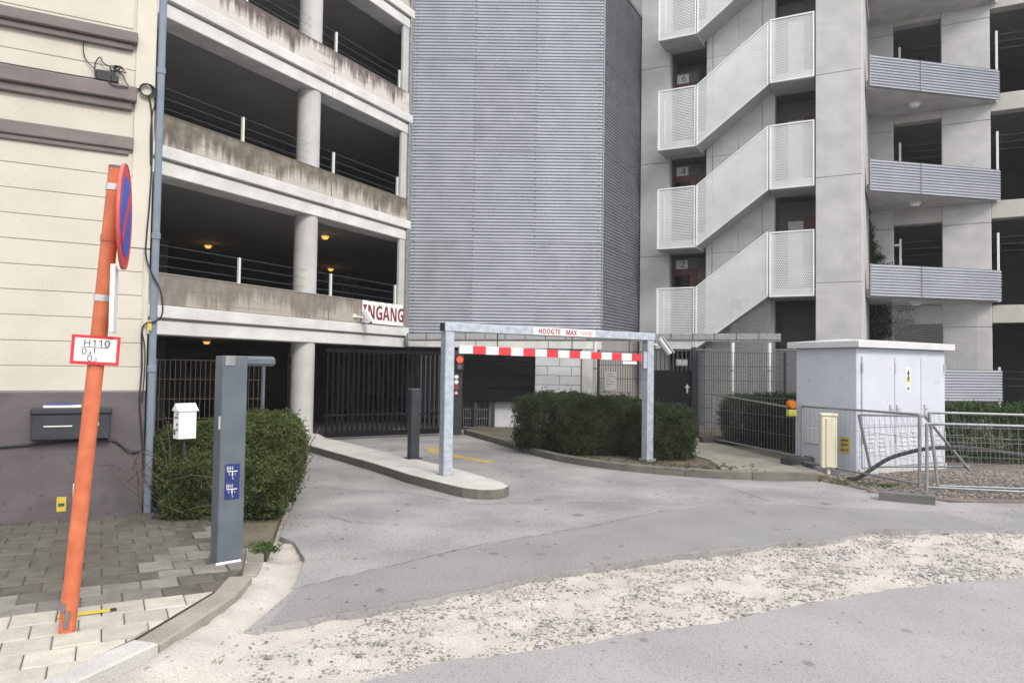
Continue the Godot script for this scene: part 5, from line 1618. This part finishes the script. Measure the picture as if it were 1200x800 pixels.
func make_plants() -> void:
	var ld := Color(0.022, 0.033, 0.012)
	var ll := Color(0.095, 0.122, 0.042)
	var h := hedge("rounded hedge behind the grey post with an olive green top", [[Vector3(-2.85, 0.54, 8.35), Vector3(0.5, 0.46, 0.75), 10.0], [Vector3(-3.35, 0.5, 9.7), Vector3(0.62, 0.46, 1.1), 12.0], [Vector3(-3.4, 0.5, 7.95), Vector3(0.4, 0.44, 0.5), 20.0], [Vector3(-2.95, 0.38, 7.55), Vector3(0.45, 0.34, 0.3), 30.0], [Vector3(-2.55, 0.34, 7.75), Vector3(0.24, 0.31, 0.5), 12.0], [Vector3(-3.12, 0.34, 7.32), Vector3(0.3, 0.3, 0.2), 30.0]], 46000, 0.025, ld, ll, 101)
	# dead twigs on its left, against the house corner
	var m := Build.new()
	var r := RandomNumberGenerator.new()
	r.seed = 9
	for i in 90:
		var a := at(r.randf_range(-3.65, -2.6), r.randf_range(0.1, 0.7), r.randf_range(7.0, 7.7))
		var e := a + Vector3(r.randf_range(-0.45, 0.35), r.randf_range(-0.1, 0.4), r.randf_range(-0.1, 0.25))
		m.tube([a, a.lerp(e, 0.5) + Vector3(0, r.randf_range(-0.05, 0.05), 0), e], 0.005, 4, 0.002, false)
	put(h, "dead_twigs", m.mesh(), M.bark)
	hedge("long clipped dark hedge in the bed behind the right barrier post", [[Vector3(0.9, 0.57, 14.3), Vector3(0.82, 0.56, 0.6), 25.0], [Vector3(1.75, 0.55, 13.75), Vector3(1.0, 0.54, 0.62), 28.0], [Vector3(2.58, 0.5, 13.05), Vector3(0.58, 0.51, 0.62), 22.0]], 46000, 0.028, Color(0.017, 0.026, 0.012), Color(0.062, 0.085, 0.037), 102)
	hedge("dark hedge behind the footpath fence and its amber lamp", [[Vector3(5.05, 0.56, 15.6), Vector3(0.6, 0.56, 0.5), 0.0], [Vector3(5.5, 0.58, 15.1), Vector3(0.6, 0.56, 0.6), 0.0], [Vector3(5.75, 0.56, 14.3), Vector3(0.6, 0.54, 0.6), 0.0]], 18000, 0.03, Color(0.01, 0.018, 0.009), Color(0.032, 0.05, 0.022), 103)
	hedge("green hedge right of the transformer cabinet", [[Vector3(8.9, 0.5, 13.6), Vector3(1.1, 0.55, 0.55), 0.0], [Vector3(10.8, 0.5, 13.8), Vector3(1.2, 0.55, 0.55), 0.0]], 12000, 0.036, Color(0.02, 0.035, 0.014), Color(0.075, 0.12, 0.045), 104)
	# ivy climbing the wall right of the stair pier
	var iv := thing("ivy", "dark ivy climbing the wall right of the concrete pier", "climber")
	var where: Array[Transform3D] = []
	var tints := PackedColorArray()
	r.seed = 15
	for i in 4200:
		var y := r.randf_range(0.5, 6.5)
		var spread := clampf((6.8 - y) * 0.2, 0.12, 0.75)
		var u := 10.12 + absf(r.randfn(0.0, 0.5)) * spread
		if y < 5.6 and r.randf() < 0.2:                     # side shoots
			u = 10.15 + r.randf_range(0.0, 1.3) * clampf((6.0 - y) * 0.5, 0.1, 1.0)
			y = floorf(y * 3.0) / 3.0 + (u - 10.15) * 0.12
		var p := BX * loc(u, y, 9.2 + r.randf_range(-0.1, 0.08))
		where.append(Transform3D(Basis(Vector3(r.randf_range(-1, 1), r.randf_range(-1, 1), r.randf_range(-1, 1)).normalized(), r.randf_range(0, TAU)), p))
		tints.append(Color(0.016, 0.032, 0.012).lerp(Color(0.05, 0.085, 0.03), r.randf()))
	var mm := MultiMesh.new()
	mm.transform_format = MultiMesh.TRANSFORM_3D
	mm.use_colors = true
	mm.mesh = sprig_mesh(8, 0.085, 5)
	mm.instance_count = where.size()
	for i in where.size():
		mm.set_instance_transform(i, where[i])
		mm.set_instance_color(i, tints[i])
	var mi := MultiMeshInstance3D.new()
	mi.name = "leaves"
	mi.multimesh = mm
	mi.material_override = M.leaf
	tag(mi, "", "", "", "stuff")
	iv.add_child(mi, true)
	m = Build.new()
	for k in 3:
		m.tube([BX * loc(10.45 + k * 0.08, 0.0, 9.26), BX * loc(10.42 + k * 0.1, 2.5, 9.26), BX * loc(10.2 + k * 0.03, 6.2 - k * 0.7, 9.26)], 0.018, 6, 0.006)
	put(iv, "stem", m.mesh(), M.bark)


func scatter(called: String, label: String, spots: Array[Transform3D], tints: PackedColorArray, mesh: Mesh, mat: Material) -> void:
	var mm := MultiMesh.new()
	mm.transform_format = MultiMesh.TRANSFORM_3D
	mm.use_colors = true
	mm.mesh = mesh
	mm.instance_count = spots.size()
	for i in spots.size():
		mm.set_instance_transform(i, spots[i])
		mm.set_instance_color(i, tints[i])
	var mi := MultiMeshInstance3D.new()
	mi.name = numbered(self, called)
	mi.multimesh = mm
	mi.material_override = mat
	tag(mi, label, called, "", "stuff")
	add_child(mi, true)


func pebble(sd: int) -> Mesh:
	var r := RandomNumberGenerator.new()
	r.seed = sd
	var m := Build.new()
	var ring := []
	for j in 2:
		for k in 5:
			var a := TAU * (k + 0.5 * j) / 5.0
			ring.append(Vector3(cos(a) * r.randf_range(0.8, 1.15), 0.15 + 0.5 * j + r.randf_range(-0.15, 0.15), sin(a) * r.randf_range(0.8, 1.15)) * Vector3(1.0 - 0.25 * j, 1, 1.0 - 0.25 * j))
	var top := Vector3(0, 0.85, 0)
	var low := Vector3(0, -0.3, 0)
	for k in 5:
		var k2 := (k + 1) % 5
		m.face([ring[k], ring[k2], ring[5 + k]], ring[k])
		m.face([ring[k2], ring[5 + k2], ring[5 + k]], ring[k2])
		m.face([ring[5 + k], ring[5 + k2], top], Vector3.UP)
		m.face([ring[k], ring[k2], low], Vector3.DOWN)
	return m.mesh()


func make_debris() -> void:
	var r := RandomNumberGenerator.new()
	r.seed = 21
	var n := FastNoiseLite.new()
	n.seed = 3
	n.frequency = 0.8
	var sand := v2(DRIVE_EDGE.slice(0, 12))
	var back := v2(ROAD_EDGE.slice(1, 13))
	back.reverse()
	var strip := sand.duplicate()
	strip.append_array(back)
	strip.append_array(v2([[-1.9, 3.9], [-1.75, 5.0], [-1.9, 5.9], [-2.0, 6.5]]))
	var spots: Array[Transform3D] = []
	var tints := PackedColorArray()
	var made := 0
	while made < 42000:
		var p := Vector2(r.randf_range(-2.2, 9.0), -r.randf_range(2.9, 8.0))
		if not Geometry2D.is_point_in_polygon(p, sand_poly):
			continue
		made += 1
		var k := n.get_noise_2d(p.x * 1.5, p.y * 1.5) * 1.4 + n.get_noise_2d(p.x * 5.0 + 9, p.y * 5.0) * 0.7
		if p.x < -1.0:
			k -= 0.55
		if k < r.randf_range(-0.5, 0.55):
			continue
		var s := 0.0045 + 0.0085 * pow(r.randf(), 2.5)
		if r.randf() < 0.008:
			s = r.randf_range(0.014, 0.026)
		spots.append(Transform3D(Basis(Vector3.UP, r.randf() * TAU).scaled(Vector3(s, s * 0.8, s * r.randf_range(0.7, 1.2))), Vector3(p.x, sand_height(p.x, -p.y) + 0.001, p.y)))
		var g := r.randf_range(0.13, 0.46)
		tints.append(Color(g, g * r.randf_range(0.95, 1.0), g * r.randf_range(0.86, 1.02)))
	for i in 900:                                     # strays on the asphalt
		var p := Vector2(r.randf_range(-1.2, 6.0), -r.randf_range(4.4, 10.0))
		if i > 200:                                    # most of them near the sand
			var q: Array = DRIVE_EDGE[r.randi_range(1, 10)]
			p = Vector2(q[0] + r.randfn(0.0, 0.4), -(q[1] + 0.1 + absf(r.randfn(0.0, 0.28))))
		var s := r.randf_range(0.003, 0.008)
		spots.append(Transform3D(Basis(Vector3.UP, r.randf() * TAU).scaled(Vector3(s, s * 0.7, s)), Vector3(p.x, 0.003, p.y)))
		var g := r.randf_range(0.08, 0.3)
		tints.append(Color(g, g, g * 0.95))
	scatter("rubble", "grey stones and pebbles strewn over the sandy strip", spots, tints, pebble(1), M.stone)
	spots = []
	tints = PackedColorArray()
	for i in 5200:
		var p := Vector2(r.randf_range(4.8, 10.5), -r.randf_range(9.55, 12.2))
		if p.x < 5.3 and -p.y < 9.9:
			continue
		var s := 0.012 + 0.018 * r.randf()
		spots.append(Transform3D(Basis(Vector3.UP, r.randf() * TAU).scaled(Vector3(s, s * 0.8, s)), Vector3(p.x, 0.014, p.y)))
		var g := r.randf_range(0.1, 0.3)
		tints.append(Color(g, g * 0.88, g * 0.8))
	scatter("gravel", "loose brown gravel around the electrical cabinet", spots, tints, pebble(2), M.stone)
	# fallen leaves under the hedges
	var lf := Build.new()
	lf.tri(Vector3(-1, 0, 0), Vector3(0, 0.15, 0.35), Vector3(1, 0.3, 0))
	lf.tri(Vector3(-1, 0, 0), Vector3(1, 0.3, 0), Vector3(0, 0.1, -0.35))
	spots = []
	tints = PackedColorArray()
	for i in 900:
		var q: Vector3 = [at(0.7, 0.076, 13.7), at(1.6, 0.076, 13.1), at(2.5, 0.076, 12.3), at(3.3, 0.092, 12.2), at(-2.3, 0.055, 7.3), at(-2.7, 0.1, 6.9), at(4.4, 0.092, 13.5)][i % 7]
		var s := r.randf_range(0.012, 0.024)
		spots.append(Transform3D(Basis(Vector3.UP, r.randf() * TAU).scaled(Vector3(s, s, s)), q + Vector3(r.randfn(0, 0.28), 0, r.randfn(0, 0.22))))
		tints.append(Color(0.16, 0.1, 0.045).lerp(Color(0.06, 0.065, 0.03), r.randf()))
	scatter("fallen_leaves", "small brown leaves lying under the hedges", spots, tints, lf.mesh(), M.leaf)
	# weeds along the kerbs
	var blade := Build.new()
	for i in 6:
		var a := TAU * i / 6.0
		var d := Vector3(cos(a), 0, sin(a))
		var s := Vector3(-sin(a), 0, cos(a)) * 0.08
		blade.tri(-s * 0.6, s * 0.6, d * 0.5 + Vector3(0, 0.75, 0) + s)
		blade.tri(-s * 0.6, d * 0.5 + Vector3(0, 0.75, 0) + s, d * 0.85 + Vector3(0, 0.9, 0))
	var bm := blade.mesh()
	for g in [["low green weeds along the kerb of the hedge bed", [[1.4, 12.35], [2.2, 11.75], [2.9, 11.35], [3.3, 11.6], [3.2, 11.2], [2.6, 11.6]], 170, 0.3, Color(0.035, 0.05, 0.02), 0.09], ["dry tufts of grass at the foot of the left kerb", [[-1.78, 3.95], [-1.86, 3.62], [-1.95, 3.4], [-1.73, 4.2]], 90, 0.1, Color(0.17, 0.16, 0.08), -0.03], ["patch of moss and grass by the hose on the gravel", [[4.85, 10.75], [5.0, 10.55], [5.3, 10.4]], 140, 0.16, Color(0.06, 0.1, 0.02), 0.01], ["green sprout at the foot of the grey post", [[-2.03, 6.2], [-2.08, 6.35]], 70, 0.07, Color(0.05, 0.09, 0.025), 0.04]]:
		spots = []
		tints = PackedColorArray()
		for i in g[2]:
			var c: Array = g[1][r.randi_range(0, g[1].size() - 1)]
			var s := r.randf_range(0.018, 0.055)
			spots.append(Transform3D(Basis(Vector3.UP, r.randf() * TAU).scaled(Vector3(s, s * r.randf_range(0.5, 1.2), s)), at(c[0] + r.randfn(0, g[3]), g[5], c[1] + r.randfn(0, g[3]) * 0.6)))
			tints.append((g[4] as Color) * r.randf_range(0.6, 1.4))
		scatter("weeds", g[0], spots, tints, bm, M.leaf)


var sand_poly := PackedVector2Array()


func _ready() -> void:
	rng.seed = 1
	# camera: a phone held at standing height
	var p := deg_to_rad(2.05)
	var roll := 0.0145
	var right := Vector3(1, 0, 0)
	var up := Vector3(0, cos(p), sin(p))
	var back := Vector3(0, -sin(p), cos(p))
	var cam := Camera3D.new()
	cam.name = "camera"
	cam.transform = Transform3D(Basis(right * cos(roll) + up * sin(roll), up * cos(roll) - right * sin(roll), back), Vector3(0, 1.6, 0))
	cam.fov = rad_to_deg(2.0 * atan(341.0 / 738.1))
	cam.near = 0.05
	cam.far = 900.0
	add_child(cam)
	cam.current = true
	# overcast sky
	var sky := ProceduralSkyMaterial.new()
	sky.sky_top_color = Color(0.915, 0.915, 0.93)
	sky.sky_horizon_color = Color(0.9, 0.905, 0.92)
	sky.sky_curve = 0.2
	sky.ground_bottom_color = Color(0.4, 0.4, 0.4)
	sky.ground_horizon_color = Color(0.7, 0.72, 0.74)
	sky.sky_energy_multiplier = 1.0
	var env := Environment.new()
	env.background_mode = Environment.BG_SKY
	env.sky = Sky.new()
	env.sky.sky_material = sky
	env.tonemap_mode = Environment.TONE_MAPPER_LINEAR
	env.tonemap_exposure = 2.4
	env.fog_enabled = true
	env.fog_density = 0.001
	env.fog_light_color = Color(0.9, 0.91, 0.94)
	env.sdfgi_enabled = true
	env.ssao_enabled = true
	env.ssil_enabled = true
	var we := WorldEnvironment.new()
	we.name = "world"
	we.environment = env
	add_child(we)
	var sun := DirectionalLight3D.new()
	sun.name = "sun"
	sun.light_energy = 0.42
	sun.light_angular_distance = 18.0
	sun.light_color = Color(1.0, 0.97, 0.92)
	sun.shadow_enabled = true
	add_child(sun)
	sun.look_at_from_position(Vector3(16, 24, 24), Vector3.ZERO)

	var back_edge := v2(ROAD_EDGE.slice(1, 13))
	back_edge.reverse()
	sand_poly = v2(DRIVE_EDGE.slice(0, 12))
	sand_poly.append_array(back_edge)
	sand_poly.append_array(v2([[-1.85, 3.5], [-1.75, 4.4], [-1.68, 5.0]]))
	make_materials()
	make_ground()
	make_garage()
	make_clad_tower()
	make_stairs()
	make_wing()
	make_house()
	make_pole()
	make_barrier()
	make_entrance()
	make_cabinet()
	make_plants()
	make_debris()
